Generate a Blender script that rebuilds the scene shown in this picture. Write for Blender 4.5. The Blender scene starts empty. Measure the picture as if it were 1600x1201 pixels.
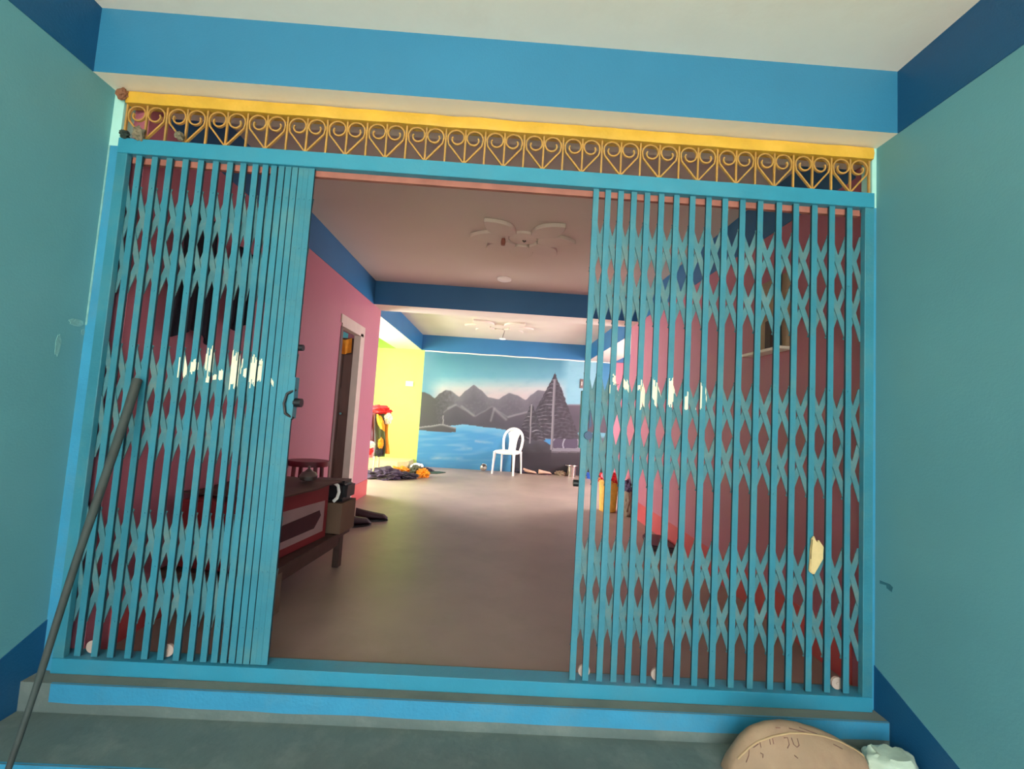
import bpy, bmesh, math, random
from mathutils import Vector, Matrix, noise
random.seed(7)
PI = math.pi
SC = bpy.context.scene
COL = SC.collection

# ---------------------------------------------------------------- camera, world, lights, exposure
F_PX = 683.73
cam_d = bpy.data.cameras.new('camera')
cam = bpy.data.objects.new('camera', cam_d)
COL.objects.link(cam)
cam_d.sensor_width = 36.0
cam_d.lens = 36.0 * F_PX / 1600.0
cam_d.clip_start = 0.02
RM = Matrix(((0.997788019, 0.021582392, -0.062875025), (-0.025842889, 0.997367174, -0.067755925), (0.061247151, 0.069230922, 0.995718768)))
r_, f_, u_ = RM.col[0], RM.col[1], RM.col[2]
cam.matrix_world = Matrix(((r_[0], u_[0], -f_[0], -0.066489), (r_[1], u_[1], -f_[1], -1.825681), (r_[2], u_[2], -f_[2], 1.1), (0, 0, 0, 1)))
SC.camera = cam

w = bpy.data.worlds.new('sky')
SC.world = w
w.use_nodes = True
w.node_tree.nodes['Background'].inputs[0].default_value = (0.90, 0.97, 1.0, 1)
w.node_tree.nodes['Background'].inputs[1].default_value = 4.8
vs = SC.view_settings
vs.view_transform = 'Standard'
vs.look = 'None'
vs.gamma = 1.0
vs.exposure = 0.0
vs.use_curve_mapping = False


sd = bpy.data.lights.new('sun', 'SUN')
sd.energy = 60
sd.angle = 0.02
sd.color = (1.0, 0.96, 0.90)
sun = bpy.data.objects.new('sun', sd)
COL.objects.link(sun)
sun.rotation_euler = Vector((0.3, -0.25, -1.0)).to_track_quat('-Z', 'Y').to_euler()


def area(name, loc, size, power, color, direction):
    d = bpy.data.lights.new(name, 'AREA')
    d.shape = 'RECTANGLE'
    d.size, d.size_y = size
    d.energy = power
    d.color = color
    o = bpy.data.objects.new(name, d)
    COL.objects.link(o)
    o.location = loc
    o.rotation_euler = Vector(direction).to_track_quat('-Z', 'Z').to_euler()
    return o


# daylight entering through the two windows of the far room's wings
area('window_daylight_left', (-3.72, 4.75, 1.55), (1.5, 1.3), 300, (1.0, 0.97, 0.96), (1, -0.45, -0.12))
area('window_daylight_right', (3.52, 4.75, 1.55), (1.5, 1.3), 230, (1.0, 0.96, 0.95), (-1, -0.35, -0.15))


area('side_room_fill', (-3.86, 2.0, 1.5), (1.0, 1.0), 30, (1.0, 0.98, 0.95), (1, 0.2, 0))  # fill lamp added to brighten the closed side room


# ---------------------------------------------------------------- materials
def lin(c):
    return tuple(((v / 255.0) / 12.92 if v / 255.0 <= 0.04045 else ((v / 255.0 + 0.055) / 1.055) ** 2.4) for v in c) + (1.0,)


def mat(name, rgb, rough=0.6, var=0.06, scale=4.0, bump=0.0, bscale=40.0, metal=0.0, dirt=None, dirt_amt=0.0, dirt_scale=3.0, stretch=(1, 1, 1), spec=0.5):
    m = bpy.data.materials.new(name)
    m.use_nodes = True
    nt = m.node_tree
    b = nt.nodes['Principled BSDF']
    b.inputs['Roughness'].default_value = rough
    b.inputs['Metallic'].default_value = metal
    b.inputs['Specular IOR Level'].default_value = spec
    tc = nt.nodes.new('ShaderNodeTexCoord')
    mp = nt.nodes.new('ShaderNodeMapping')
    mp.inputs['Scale'].default_value = stretch
    nt.links.new(tc.outputs['Object'], mp.inputs[0])
    n = nt.nodes.new('ShaderNodeTexNoise')
    n.inputs['Scale'].default_value = scale
    n.inputs['Detail'].default_value = 6
    nt.links.new(mp.outputs[0], n.inputs['Vector'])
    cr = nt.nodes.new('ShaderNodeValToRGB')
    base = lin(rgb)
    cr.color_ramp.elements[0].position = 0.3
    cr.color_ramp.elements[1].position = 0.7
    cr.color_ramp.elements[0].color = tuple(min(1, max(0, v * (1 - var))) for v in base[:3]) + (1,)
    cr.color_ramp.elements[1].color = tuple(min(1, max(0, v * (1 + var))) for v in base[:3]) + (1,)
    nt.links.new(n.outputs[0], cr.inputs[0])
    out = cr.outputs[0]
    if dirt:
        n2 = nt.nodes.new('ShaderNodeTexNoise')
        n2.inputs['Scale'].default_value = dirt_scale
        n2.inputs['Detail'].default_value = 8
        n2.inputs['Roughness'].default_value = 0.65
        nt.links.new(mp.outputs[0], n2.inputs['Vector'])
        mr = nt.nodes.new('ShaderNodeMapRange')
        mr.inputs[1].default_value = 0.48
        mr.inputs[2].default_value = 0.72
        mr.inputs[3].default_value = 0
        mr.inputs[4].default_value = dirt_amt
        nt.links.new(n2.outputs[0], mr.inputs[0])
        mx = nt.nodes.new('ShaderNodeMix')
        mx.data_type = 'RGBA'
        nt.links.new(mr.outputs[0], mx.inputs[0])
        nt.links.new(out, mx.inputs[6])
        mx.inputs[7].default_value = lin(dirt)
        out = mx.outputs[2]
    nt.links.new(out, b.inputs['Base Color'])
    if bump:
        nb = nt.nodes.new('ShaderNodeTexNoise')
        nb.inputs['Scale'].default_value = bscale
        nb.inputs['Detail'].default_value = 5
        nt.links.new(tc.outputs['Object'], nb.inputs['Vector'])
        bp = nt.nodes.new('ShaderNodeBump')
        bp.inputs['Strength'].default_value = bump
        bp.inputs['Distance'].default_value = 0.01
        nt.links.new(nb.outputs[0], bp.inputs['Height'])
        nt.links.new(bp.outputs[0], b.inputs['Normal'])
    return m


M = {}
M['teal_wall'] = mat('teal wall paint', (100, 160, 168), 0.55, 0.04, 2.5, 0.08, 120)
M['side_band'] = mat('deep blue band paint', (18, 82, 124), 0.5, 0.05, 3, 0.15, 120)
M['blue_band'] = mat('blue band paint', (46, 124, 164), 0.5, 0.05, 3, 0.15, 120)
M['blue_stripe'] = mat('bright blue edge paint', (56, 146, 184), 0.5, 0.08, 6, 0.2, 90, dirt=(104, 142, 152), dirt_amt=0.35, dirt_scale=5)
M['cream'] = mat('cream plaster', (246, 236, 222), 0.8, 0.04, 3, 0.06, 60, dirt=(214, 198, 180), dirt_amt=0.3)
M['mint'] = mat('pale mint paint', (170, 225, 218), 0.6, 0.05, 9)
M['frame'] = mat('frame blue enamel', (50, 142, 170), 0.38, 0.06, 5, 0.12, 60, dirt=(80, 142, 160), dirt_amt=0.5, dirt_scale=3)
M['gate'] = mat('gate teal enamel', (50, 128, 148), 0.45, 0.12, 5, 0.15, 70, dirt=(88, 138, 140), dirt_amt=0.6, dirt_scale=7)
M['lattice'] = mat('dusty lattice enamel', (68, 122, 132), 0.5, 0.14, 8, 0.2, 70, dirt=(118, 136, 128), dirt_amt=0.7, dirt_scale=9)
M['rust'] = mat('red primer', (164, 104, 90), 0.7, 0.15, 12)
M['yellow'] = mat('yellow enamel', (212, 168, 58), 0.42, 0.10, 8, 0.3, 40, dirt=(236, 190, 84), dirt_amt=0.5, dirt_scale=6)
M['yellow_iron'] = mat('yellow painted iron', (186, 142, 70), 0.45, 0.14, 10, dirt=(158, 126, 84), dirt_amt=0.7, dirt_scale=6)
M['step'] = mat('dark cement step', (102, 116, 112), 0.6, 0.12, 4, 0.35, 30, dirt=(140, 146, 138), dirt_amt=0.6, dirt_scale=5)
M['step_edge'] = mat('grey cement threshold', (122, 122, 110), 0.7, 0.12, 6, 0.3, 40)
M['ground'] = mat('outside ground', (172, 162, 144), 0.8, 0.1, 2)
M['pink'] = mat('pink wall paint', (186, 110, 128), 0.5, 0.03, 2.5, 0.1, 100)
M['red_skirt'] = mat('red skirting paint', (204, 86, 88), 0.45, 0.05, 4)
M['green'] = mat('lime green wall paint', (180, 216, 106), 0.55, 0.04, 2, dirt=(180, 190, 120), dirt_amt=0.25, dirt_scale=2)
M['green_dark'] = mat('shaded green beam paint', (150, 190, 62), 0.55, 0.04, 2)  # wall green darkened, the weaker light on the beam painted in
M['ceil'] = mat('hall ceiling paint', (216, 202, 192), 0.7, 0.03, 1.5)
M['hall_blue'] = mat('hall beam blue paint', (42, 106, 156), 0.45, 0.05, 3)
M['floor'] = mat('polished cement floor', (152, 133, 124), 0.42, 0.12, 1.3, 0.06, 12, dirt=(130, 118, 104), dirt_amt=0.55, dirt_scale=2.2)
M['platform'] = mat('beige raised platform', (216, 200, 150), 0.5, 0.06, 4, dirt=(180, 165, 130), dirt_amt=0.5)
M['door_frame'] = mat('beige door frame paint', (205, 180, 170), 0.5, 0.06, 6)
M['door_wood'] = mat('dark brown door', (98, 62, 54), 0.45, 0.12, 3, stretch=(8, 8, 0.8))
M['cyan'] = mat('cyan room paint', (110, 205, 215), 0.6, 0.04, 2)
M['orange'] = mat('orange cloth', (246, 152, 40), 0.85, 0.12, 20, 0.4, 60)
M['black'] = mat('black plastic', (26, 26, 30), 0.4, 0.1, 8)
M['dark'] = mat('dark cloth', (52, 44, 62), 0.9, 0.2, 14, 0.5, 40)
M['purple'] = mat('dark purple cloth', (74, 58, 84), 0.9, 0.2, 14, 0.5, 40)
M['red'] = mat('red cloth', (226, 44, 52), 0.85, 0.15, 12, 0.4, 50)
M['maroon'] = mat('maroon plastic', (104, 26, 38), 0.4, 0.1, 6)
M['pinkcloth'] = mat('pink cloth', (244, 140, 160), 0.85, 0.12, 12, 0.4, 50)
M['greygreen'] = mat('grey green cloth', (92, 92, 78), 0.9, 0.15, 12, 0.4, 50)
M['whitecloth'] = mat('white cloth', (236, 230, 226), 0.85, 0.05, 12, 0.3, 50)
M['mat_green'] = mat('dark green mat', (44, 70, 58), 0.9, 0.2, 20, 0.4, 80)
M['plastic'] = mat('white moulded plastic', (246, 240, 236), 0.35, 0.02, 3)
M['beigeplastic'] = mat('cream plastic', (232, 210, 170), 0.45, 0.04, 3)
M['steel'] = mat('stainless steel', (205, 198, 192), 0.22, 0.05, 3, metal=0.95)
M['castiron'] = mat('darkened aluminium', (120, 108, 104), 0.4, 0.1, 5, metal=0.7)
M['carton_red'] = mat('red printed carton', (120, 28, 34), 0.6, 0.08, 5)
M['carton_white'] = mat('white carton print', (150, 122, 124), 0.6, 0.08, 5)
M['carton_dark'] = mat('dark carton print', (52, 16, 26), 0.6, 0.2, 9)
M['carton'] = mat('brown cardboard', (104, 80, 64), 0.8, 0.08, 6)
M['wood'] = mat('dark wooden bench', (72, 50, 44), 0.6, 0.15, 5, stretch=(1, 6, 6))
M['wood_pale'] = mat('pale worn wood', (112, 92, 78), 0.7, 0.15, 5)
M['pole'] = mat('weathered dark pole', (58, 68, 66), 0.7, 0.25, 6, 0.3, 40, dirt=(78, 66, 58), dirt_amt=0.5, dirt_scale=5)
M['gold'] = mat('golden woven basket', (236, 178, 72), 0.55, 0.15, 14, 0.5, 60)
M['jute'] = mat('grey brown sacking', (138, 120, 100), 0.9, 0.15, 20, 0.5, 80)
M['shoe'] = mat('beige shoe leather', (206, 168, 146), 0.6, 0.1, 10)
M['shoe_dark'] = mat('dark plum sandal', (58, 34, 44), 0.5, 0.1, 10)
M['bluedark'] = mat('dark blue latch', (28, 66, 104), 0.4, 0.05, 5)
M['web'] = mat('shaded bar side', (24, 62, 74), 0.7, 0.15, 12)  # shade on the bar sides painted in as a darker gate teal
M['navy'] = mat('navy black cloth', (30, 30, 44), 0.9, 0.2, 14, 0.4, 40)
M['bluep'] = mat('blue plastic', (40, 90, 190), 0.4, 0.05, 5)
M['tan'] = mat('tan sackcloth', (168, 138, 110), 0.75, 0.12, 7, 0.35, 30, dirt=(150, 108, 94), dirt_amt=0.6, dirt_scale=5)
M['tan_edge'] = mat('tan sack seam', (190, 158, 118), 0.75, 0.1, 12)
M['ink'] = mat('faded brown ink', (120, 84, 76), 0.8, 0.2, 20)
M['palebag'] = mat('pale green plastic bag', (200, 216, 196), 0.4, 0.06, 8, 0.4, 30)
M['rag'] = mat('grey brown rag', (120, 112, 92), 0.9, 0.3, 22, 0.6, 60)
M['rag_dark'] = mat('dark green rag', (40, 54, 48), 0.9, 0.3, 22, 0.6, 60)
M['mud'] = mat('brown mud', (132, 88, 64), 0.95, 0.2, 40, 0.8, 60)
M['putty'] = mat('tan putty', (222, 196, 140), 0.8, 0.1, 20, 0.3, 60)
M['letter'] = mat('cream paint lettering', (246, 240, 206), 0.7, 0.08, 60)
M['bearing'] = mat('beige roller', (196, 176, 164), 0.5, 0.1, 10)
M['smudge_l'] = mat('pale scuffed plaster', (124, 176, 176), 0.7, 0.15, 30, 0.5, 40)
M['smudge_d'] = mat('dark teal stain', (52, 112, 124), 0.7, 0.15, 30)
M['switch'] = mat('cream switchboard', (240, 238, 190), 0.5, 0.03, 5)
M['socket'] = mat('reddish lamp socket', (150, 90, 76), 0.5, 0.05, 5)
M['board'] = mat('beige wooden board', (176, 150, 120), 0.6, 0.1, 6)


# ---------------------------------------------------------------- helpers
def obj(name, bm, m, parent=None, smooth=False, mats=None):
    me = bpy.data.meshes.new(name)
    bmesh.ops.recalc_face_normals(bm, faces=bm.faces)
    bm.to_mesh(me)
    bm.free()
    for k in (mats or [m]):
        me.materials.append(k)
    if smooth:
        for p in me.polygons:
            p.use_smooth = True
        try:
            me.set_sharp_from_angle(angle=0.7)
        except Exception:
            pass
    o = bpy.data.objects.new(name, me)
    COL.objects.link(o)
    if parent:
        o.parent = parent
    return o


def tag(o, label, cat, group=None):
    o['label'] = label
    o['category'] = cat
    if group:
        o['group'] = group
    return o


def thing(name, label, cat, loc=(0, 0, 0), rz=0.0, group=None):
    o = bpy.data.objects.new(name, None)
    COL.objects.link(o)
    o.empty_display_size = 0.05
    o.location = loc
    o.rotation_euler = (0, 0, rz)
    return tag(o, label, cat, group)


def struct(name, bm, m, mats=None):
    o = obj(name, bm, m, mats=mats)
    o['kind'] = 'structure'
    return o


def B(bm, x0, x1, y0, y1, z0, z1, mi=0, faces=None):
    vs_ = [bm.verts.new(p) for p in ((x0, y0, z0), (x1, y0, z0), (x1, y1, z0), (x0, y1, z0), (x0, y0, z1), (x1, y0, z1), (x1, y1, z1), (x0, y1, z1))]
    F = {'bottom': (0, 3, 2, 1), 'top': (4, 5, 6, 7), 'front': (0, 1, 5, 4), 'right': (1, 2, 6, 5), 'back': (2, 3, 7, 6), 'left': (3, 0, 4, 7)}
    for k, idx in F.items():
        f = bm.faces.new([vs_[i] for i in idx])
        f.material_index = (faces or {}).get(k, mi)
    return vs_


def boxbm(*a, **k):
    bm = bmesh.new()
    B(bm, *a, **k)
    return bm


def rbox(x0, x1, y0, y1, z0, z1, bev=0.004, seg=2):
    bm = boxbm(x0, x1, y0, y1, z0, z1)
    bmesh.ops.bevel(bm, geom=bm.edges[:], offset=bev, segments=seg, affect='EDGES')
    return bm


def prism(bm, pts, axis, a, b, mi=0):
    """polygon pts (2D) extruded along axis between a and b; axis 'y': pts=(x,z); 'x': pts=(y,z); 'z': pts=(x,y)"""
    def P(p, t):
        return {'y': (p[0], t, p[1]), 'x': (t, p[0], p[1]), 'z': (p[0], p[1], t)}[axis]
    v0 = [bm.verts.new(P(p, a)) for p in pts]
    v1 = [bm.verts.new(P(p, b)) for p in pts]
    n = len(pts)
    fs = [bm.faces.new(v0), bm.faces.new(v1[::-1])]
    for i in range(n):
        fs.append(bm.faces.new((v0[i], v1[i], v1[(i + 1) % n], v0[(i + 1) % n])))
    for f in fs:
        f.material_index = mi


def tube(bm, pts, r, n=8, caps=True, flat=None, up=None):
    """tube along pts; r number or list; flat=(rx, ry) for an oval section"""
    pts = [Vector(p) for p in pts]
    rings = []
    prev = None
    for i, p in enumerate(pts):
        t = (pts[min(i + 1, len(pts) - 1)] - pts[max(i - 1, 0)]).normalized()
        if prev is None:
            ref = Vector(up) if up else (Vector((0, 0, 1)) if abs(t.z) < 0.9 else Vector((0, 1, 0)))
            a = (ref - t * ref.dot(t)).normalized()
        else:
            a = (prev - t * prev.dot(t)).normalized()
        prev = a
        b = t.cross(a)
        rr = r[i] if isinstance(r, (list, tuple)) else r
        ra, rb = (rr * flat[0], rr * flat[1]) if flat else (rr, rr)
        rings.append([bm.verts.new(p + a * (ra * math.cos(2 * PI * k / n)) + b * (rb * math.sin(2 * PI * k / n))) for k in range(n)])
    for i in range(len(rings) - 1):
        for k in range(n):
            bm.faces.new((rings[i][k], rings[i][(k + 1) % n], rings[i + 1][(k + 1) % n], rings[i + 1][k]))
    if caps:
        bm.faces.new(rings[0])
        bm.faces.new(rings[-1][::-1])


def lathe(bm, prof, c=(0, 0, 0), n=24, closed=False):
    rings = []
    for r, z in prof:
        rings.append([bm.verts.new((c[0] + r * math.cos(2 * PI * k / n), c[1] + r * math.sin(2 * PI * k / n), c[2] + z)) for k in range(n)])
    for i in range(len(rings) - 1):
        for k in range(n):
            bm.faces.new((rings[i][k], rings[i][(k + 1) % n], rings[i + 1][(k + 1) % n], rings[i + 1][k]))
    if rings[0]:
        bm.faces.new(rings[0])
        bm.faces.new(rings[-1][::-1])


def cyl(bm, p, axis, r, h, n=20):
    a = {'x': Vector((1, 0, 0)), 'y': Vector((0, 1, 0)), 'z': Vector((0, 0, 1))}[axis]
    p = Vector(p)
    tube(bm, [p - a * h / 2, p + a * h / 2], r, n)


def lump(size, seed, amt=0.25, sub=4, freq=2.2, floor=None, fold=0.0):
    """soft crumpled heap, centre origin, radii size; flat underside when floor given"""
    bm = bmesh.new()
    bmesh.ops.create_icosphere(bm, subdivisions=sub, radius=1)
    for v in bm.verts:
        d = v.co.normalized()
        n_ = noise.fractal(d * freq + Vector((seed * 7.1, seed * 3.3, seed)), 0.8, 2.0, 4)
        k = 1 + amt * n_ + fold * (abs(math.sin((d.x * 3.1 + d.y * 4.2 + d.z * 2.0 + noise.noise(d * 2 + Vector((seed, 0, 0))) * 1.6) * 2.6)) - 0.5)
        v.co = Vector((d.x * size[0] * k, d.y * size[1] * k, d.z * size[2] * k))
        if floor is not None and v.co.z < floor:
            v.co.z = floor + (v.co.z - floor) * 0.02
    return bm


def sheet(nu, nv, fn, thick=0.006):
    """sheet with thickness; fn(u,v)->Vector"""
    bm = bmesh.new()
    g = [[Vector(fn(i / nu, j / nv)) for j in range(nv + 1)] for i in range(nu + 1)]

    def nrm(i, j):
        a = g[min(i + 1, nu)][j] - g[max(i - 1, 0)][j]
        b = g[i][min(j + 1, nv)] - g[i][max(j - 1, 0)]
        c = a.cross(b)
        return c.normalized() if c.length > 1e-9 else Vector((0, 0, 1))
    A = [[bm.verts.new(g[i][j] + nrm(i, j) * thick / 2) for j in range(nv + 1)] for i in range(nu + 1)]
    C = [[bm.verts.new(g[i][j] - nrm(i, j) * thick / 2) for j in range(nv + 1)] for i in range(nu + 1)]
    for i in range(nu):
        for j in range(nv):
            bm.faces.new((A[i][j], A[i + 1][j], A[i + 1][j + 1], A[i][j + 1]))
            bm.faces.new((C[i][j], C[i][j + 1], C[i + 1][j + 1], C[i + 1][j]))
    for i in range(nu):
        bm.faces.new((A[i][0], C[i][0], C[i + 1][0], A[i + 1][0]))
        bm.faces.new((A[i][nv], A[i + 1][nv], C[i + 1][nv], C[i][nv]))
    for j in range(nv):
        bm.faces.new((A[0][j], A[0][j + 1], C[0][j + 1], C[0][j]))
        bm.faces.new((A[nu][j], C[nu][j], C[nu][j + 1], A[nu][j + 1]))
    return bm


# ---------------------------------------------------------------- dimensions (metres, gate plane y=0, hall floor z=0)
XL, XR = -1.79, 1.52          # porch side walls
ZS, ZP = 2.372, 2.645         # porch beam underside, porch ceiling
HL, HR = -1.683, 1.563        # hall side walls
YU, YT = 3.43, 3.764          # transverse beam
ZB, ZC = 2.332, 2.62          # hall beam underside, hall ceiling
YM = 6.76                     # mural wall
ZB2, ZC2 = 2.262, 2.565       # far room beam underside, ceiling
YP = -3.7                     # open front of the porch
GZ = -0.43                    # ground outside

# ---------------------------------------------------------------- porch shell
bm = boxbm(XL - 0.2, XL, YP, 0.05, GZ - 0.1, 2.9)
struct('wall_left', bm, M['teal_wall'])
bm = boxbm(XR, XR + 0.2, YP, 0.05, GZ - 0.1, 2.9)
struct('wall_right', bm, M['teal_wall'])
struct('ceiling', boxbm(XL - 0.2, XR + 0.2, YP, -0.112, ZP, 2.9), M['cream'])
# painted bands at the head of the side walls
struct('trim_1', boxbm(XL, XL + 0.003, YP, -0.112, ZS, ZP), M['side_band'])
struct('trim_2', boxbm(XR - 0.003, XR, YP, -0.112, ZS, ZP), M['side_band'])
# beam over the gate: blue face, cream underside
struct('trim_3', boxbm(XL - 0.02, XR + 0.06, -0.112, 0.16, ZS, 2.9, 0, {'bottom': 1}), None, [M['blue_band'], M['cream']])
# sloping dark blue skirting that follows the steps
for nm, xa, xb, z0 in (('baseboard_left', XL, XL + 0.003, 0.192), ('baseboard_right', XR - 0.003, XR, 0.176)):
    bm = bmesh.new()
    prism(bm, [(-0.004, z0), (-0.004, -0.12), (-0.12, -0.3), (-0.9, GZ), (-1.62, GZ), (-1.38, z0 - 0.445 * 1.376)], 'x', xa, xb)
    struct(nm, bm, M['side_band'])
# steps
edges = [(-0.079, 0.0), (-0.31, -0.105), (-0.55, -0.21), (-0.79, -0.32)]
bm = bmesh.new()
B(bm, XL - 0.02, XR + 0.06, edges[0][0], 0.16, GZ - 0.1, 0.0, 0, {'front': 1})
struct('floor_threshold', bm, None, [M['step_edge'], M['step']])
for i in range(1, 4):
    struct('floor_step_%d' % i, boxbm(XL, XR, edges[i][0], edges[i - 1][0], GZ - 0.1, edges[i][1]), M['step'])
struct('floor_porch', boxbm(XL, XR, YP, edges[3][0], GZ - 0.1, GZ), M['step'])
struct('floor_ground', boxbm(-14, 14, -16, YP, GZ - 0.2, GZ - 0.02), M['ground'])
# painted blue riser stripes, irregular lower edge
for i, (ye, ze) in enumerate(edges):
    bm = bmesh.new()
    xs0, xs1 = XL + 0.115, XR - 0.006
    n = 60
    up = [(xs0 + (xs1 - xs0) * k / n, ze - 0.001) for k in range(n + 1)]
    lo = [(xs0 + (xs1 - xs0) * k / n, ze - 0.066 - 0.006 * noise.noise(Vector((k * 0.21, i, 0)))) for k in range(n + 1)]
    for k in range(n):
        v = [bm.verts.new((p[0], ye - 0.0025, p[1])) for p in (lo[k], lo[k + 1], up[k + 1], up[k])]
        bm.faces.new(v)
        v = [bm.verts.new((p[0], yy, ze + 0.0015)) for p, yy in ((up[k], ye - 0.0025), (up[k + 1], ye - 0.0025), (up[k + 1], ye + 0.004), (up[k], ye + 0.004))]
        bm.faces.new(v)
    struct('trim_%d' % (4 + i), bm, M['blue_stripe'])
# narrow painted reveals either side of the gate frame: blue below, mint where the yellow grille is
struct('trim_8', boxbm(XL, XL + 0.052, -0.006, 0.05, 0.0, 2.13), M['blue_stripe'])
struct('trim_9', boxbm(XL, XL + 0.042, -0.006, 0.05, 2.13, ZS), M['mint'])
struct('trim_10', boxbm(XR - 0.022, XR, -0.006, 0.05, 0.0, 2.10), M['blue_stripe'])
struct('trim_11', boxbm(XR - 0.020, XR, -0.006, 0.05, 2.10, ZS), M['mint'])

# ---------------------------------------------------------------- hall shell
struct('floor', boxbm(-4.2, 4.2, 0.16, 7.0, -0.3, 0.0), M['floor'])
DY0, DY1, DZ = 2.47, 3.12, 1.90
bm = bmesh.new()
B(bm, HL - 0.16, HL, 0.05, DY0, 0, 2.7)
B(bm, HL - 0.16, HL, DY1, YT, 0, 2.7)
B(bm, HL - 0.16, HL, DY0, DY1, DZ, 2.7)
struct('wall_hall_left', bm, M['pink'])
struct('wall_hall_right', boxbm(HR, HR + 0.16, 0.05, YT, 0, 2.7), M['pink'])
bm = bmesh.new()
B(bm, HL, HL + 0.004, 0.16, DY0 - 0.06, 0, 0.19)
B(bm, HL, HL + 0.004, DY1 + 0.07, YT, 0, 0.19)
struct('baseboard_hall_left', bm, M['red_skirt'])
struct('baseboard_hall_right', boxbm(HR - 0.004, HR, 0.16, YT, 0, 0.195), M['red_skirt'])
struct('trim_12', boxbm(HL, HL + 0.004, 0.16, YU, ZB, ZC), M['hall_blue'])
struct('trim_13', boxbm(HR - 0.004, HR, 0.16, YU, ZB, ZC), M['hall_blue'])
struct('ceiling_hall', boxbm(-4.2, 4.2, 0.16, YU, ZC, 2.9), M['ceil'])
struct('trim_14', boxbm(-4.2, 4.2, YU, YT, ZB, 2.9, 0, {'bottom': 1}), None, [M['hall_blue'], M['ceil']])
# far room
struct('ceiling_far_room', boxbm(-4.2, 4.2, YT, 7.0, ZC2, 2.9), M['ceil'])
struct('trim_15', boxbm(-2.2, -1.69, YT, YM - 0.03, ZB2, ZC2, 0, {'bottom': 1}), None, [M['hall_blue'], M['ceil']])
struct('trim_16', boxbm(1.60, 2.10, YT, YM - 0.03, ZB2, ZC2, 0, {'bottom': 1}), None, [M['hall_blue'], M['ceil']])
struct('trim_17', boxbm(-1.69, 1.60, YM - 0.03, YM, ZB2, ZC2), M['hall_blue'])
struct('trim_18', boxbm(-4.0, -2.2, YM - 0.05, YM, ZB2, ZC2), M['green_dark'])
struct('trim_19', boxbm(2.10, 4.0, YM - 0.05, YM, ZB2, ZC2), M['hall_blue'])
struct('trim_20', boxbm(-2.2, -1.69, YM - 0.03, YM, ZB2, ZC2, 0, {'bottom': 1}), None, [M['hall_blue'], M['ceil']])
struct('wall_far_left', boxbm(-4.2, -1.632, YM, 7.0, 0, 2.7), M['green'])
struct('wall_far_right', boxbm(2.10, 4.2, YM, 7.0, 0, 2.7), M['pink'])
# white plaster seam along the head of the mural
bm = bmesh.new()
pts = [(-1.63 + 3.73 * k / 40, YM - 0.004, ZB2 - 0.012 + 0.004 * math.sin(k * 0.9)) for k in range(41)]
tube(bm, pts, 0.011, 6, flat=(1, 0.4))
struct('trim_21', bm, M['cream'])
# wing side walls with window openings
for nm, xa, xb, m_ in (('wall_wing_left', -4.0, -3.8, 'green'), ('wall_wing_right', 3.6, 3.8, 'pink')):
    bm = bmesh.new()
    B(bm, xa, xb, YT, 3.95, 0, 2.6)
    B(bm, xa, xb, 5.55, YM, 0, 2.6)
    B(bm, xa, xb, 3.95, 5.55, 0, 0.9)
    B(bm, xa, xb, 3.95, 5.55, 2.2, 2.6)
    struct(nm, bm, M[m_])
for k, xx in ((1, -3.9), (2, 3.7)):
    bm = bmesh.new()
    for y in (3.95, 4.72, 5.49):
        B(bm, xx - 0.03, xx + 0.03, y, y + 0.06, 0.9, 2.2)
    for z in (0.9, 2.14):
        B(bm, xx - 0.03, xx + 0.03, 3.95, 5.55, z, z + 0.06)
    struct('window_%d' % k, bm, M['door_frame'])
bm = bmesh.new()
B(bm, -4.0, HL - 0.16, YT - 0.16, YT, 0, 2.6)
struct('wall_wing_left_front', bm, M['green'])
bm = bmesh.new()
B(bm, HR + 0.16, 3.8, YT - 0.16, YT, 0, 2.6)
struct('wall_wing_right_front', bm, M['pink'])
# room beyond the brown door
bm = bmesh.new()
B(bm, -4.0, -3.9, 0.3, YT - 0.16, 0, 2.6)
B(bm, -3.9, HL - 0.16, 0.3, 0.4, 0, 2.6)
B(bm, -3.9, HL - 0.162, YT - 0.17, YT - 0.161, 0, 2.6)
struct('wall_side_room', bm, M['cyan'])
# raised platform in the left wing
bm = bmesh.new()
prism(bm, [(-3.8, 6.15), (-1.86, 6.15), (-1.74, 6.22), (-1.69, 6.34), (-1.69, YM), (-3.8, YM)], 'z', 0, 0.14)
struct('floor_platform', bm, M['platform'])

# ---------------------------------------------------------------- mural on the far wall (painted picture = colour of the wall itself)
def lerp(a, b, t):
    t = max(0.0, min(1.0, t))
    return tuple(a[i] + (b[i] - a[i]) * t for i in range(3))


def interp(poly, x):
    if x <= poly[0][0]:
        return poly[0][1]
    for (xa, ya), (xb, yb) in zip(poly, poly[1:]):
        if x <= xb:
            t = (x - xa) / (xb - xa)
            t = t * t * (3 - 2 * t) * 0.5 + t * 0.5
            return ya + (yb - ya) * t
    return poly[-1][1]


back_m = [(380, 560), (440, 563), (470, 575), (510, 603), (545, 570), (582, 548), (612, 552), (672, 592), (715, 550), (765, 513), (810, 545), (865, 596), (932, 608), (965, 585), (1000, 566), (1050, 580), (1110, 612), (1150, 575), (1190, 546), (1240, 552), (1330, 640), (1440, 668), (1500, 640), (1580, 560), (1700, 600), (1800, 560)]
front_m = [(380, 700), (560, 700), (600, 672), (650, 645), (710, 675), (780, 718), (830, 690), (890, 655), (940, 690), (1000, 724), (1060, 706), (1130, 690), (1400, 640), (1800, 640)]
shore = [(380, 800), (640, 782), (700, 775), (900, 798), (1060, 822), (1800, 832)]


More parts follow.
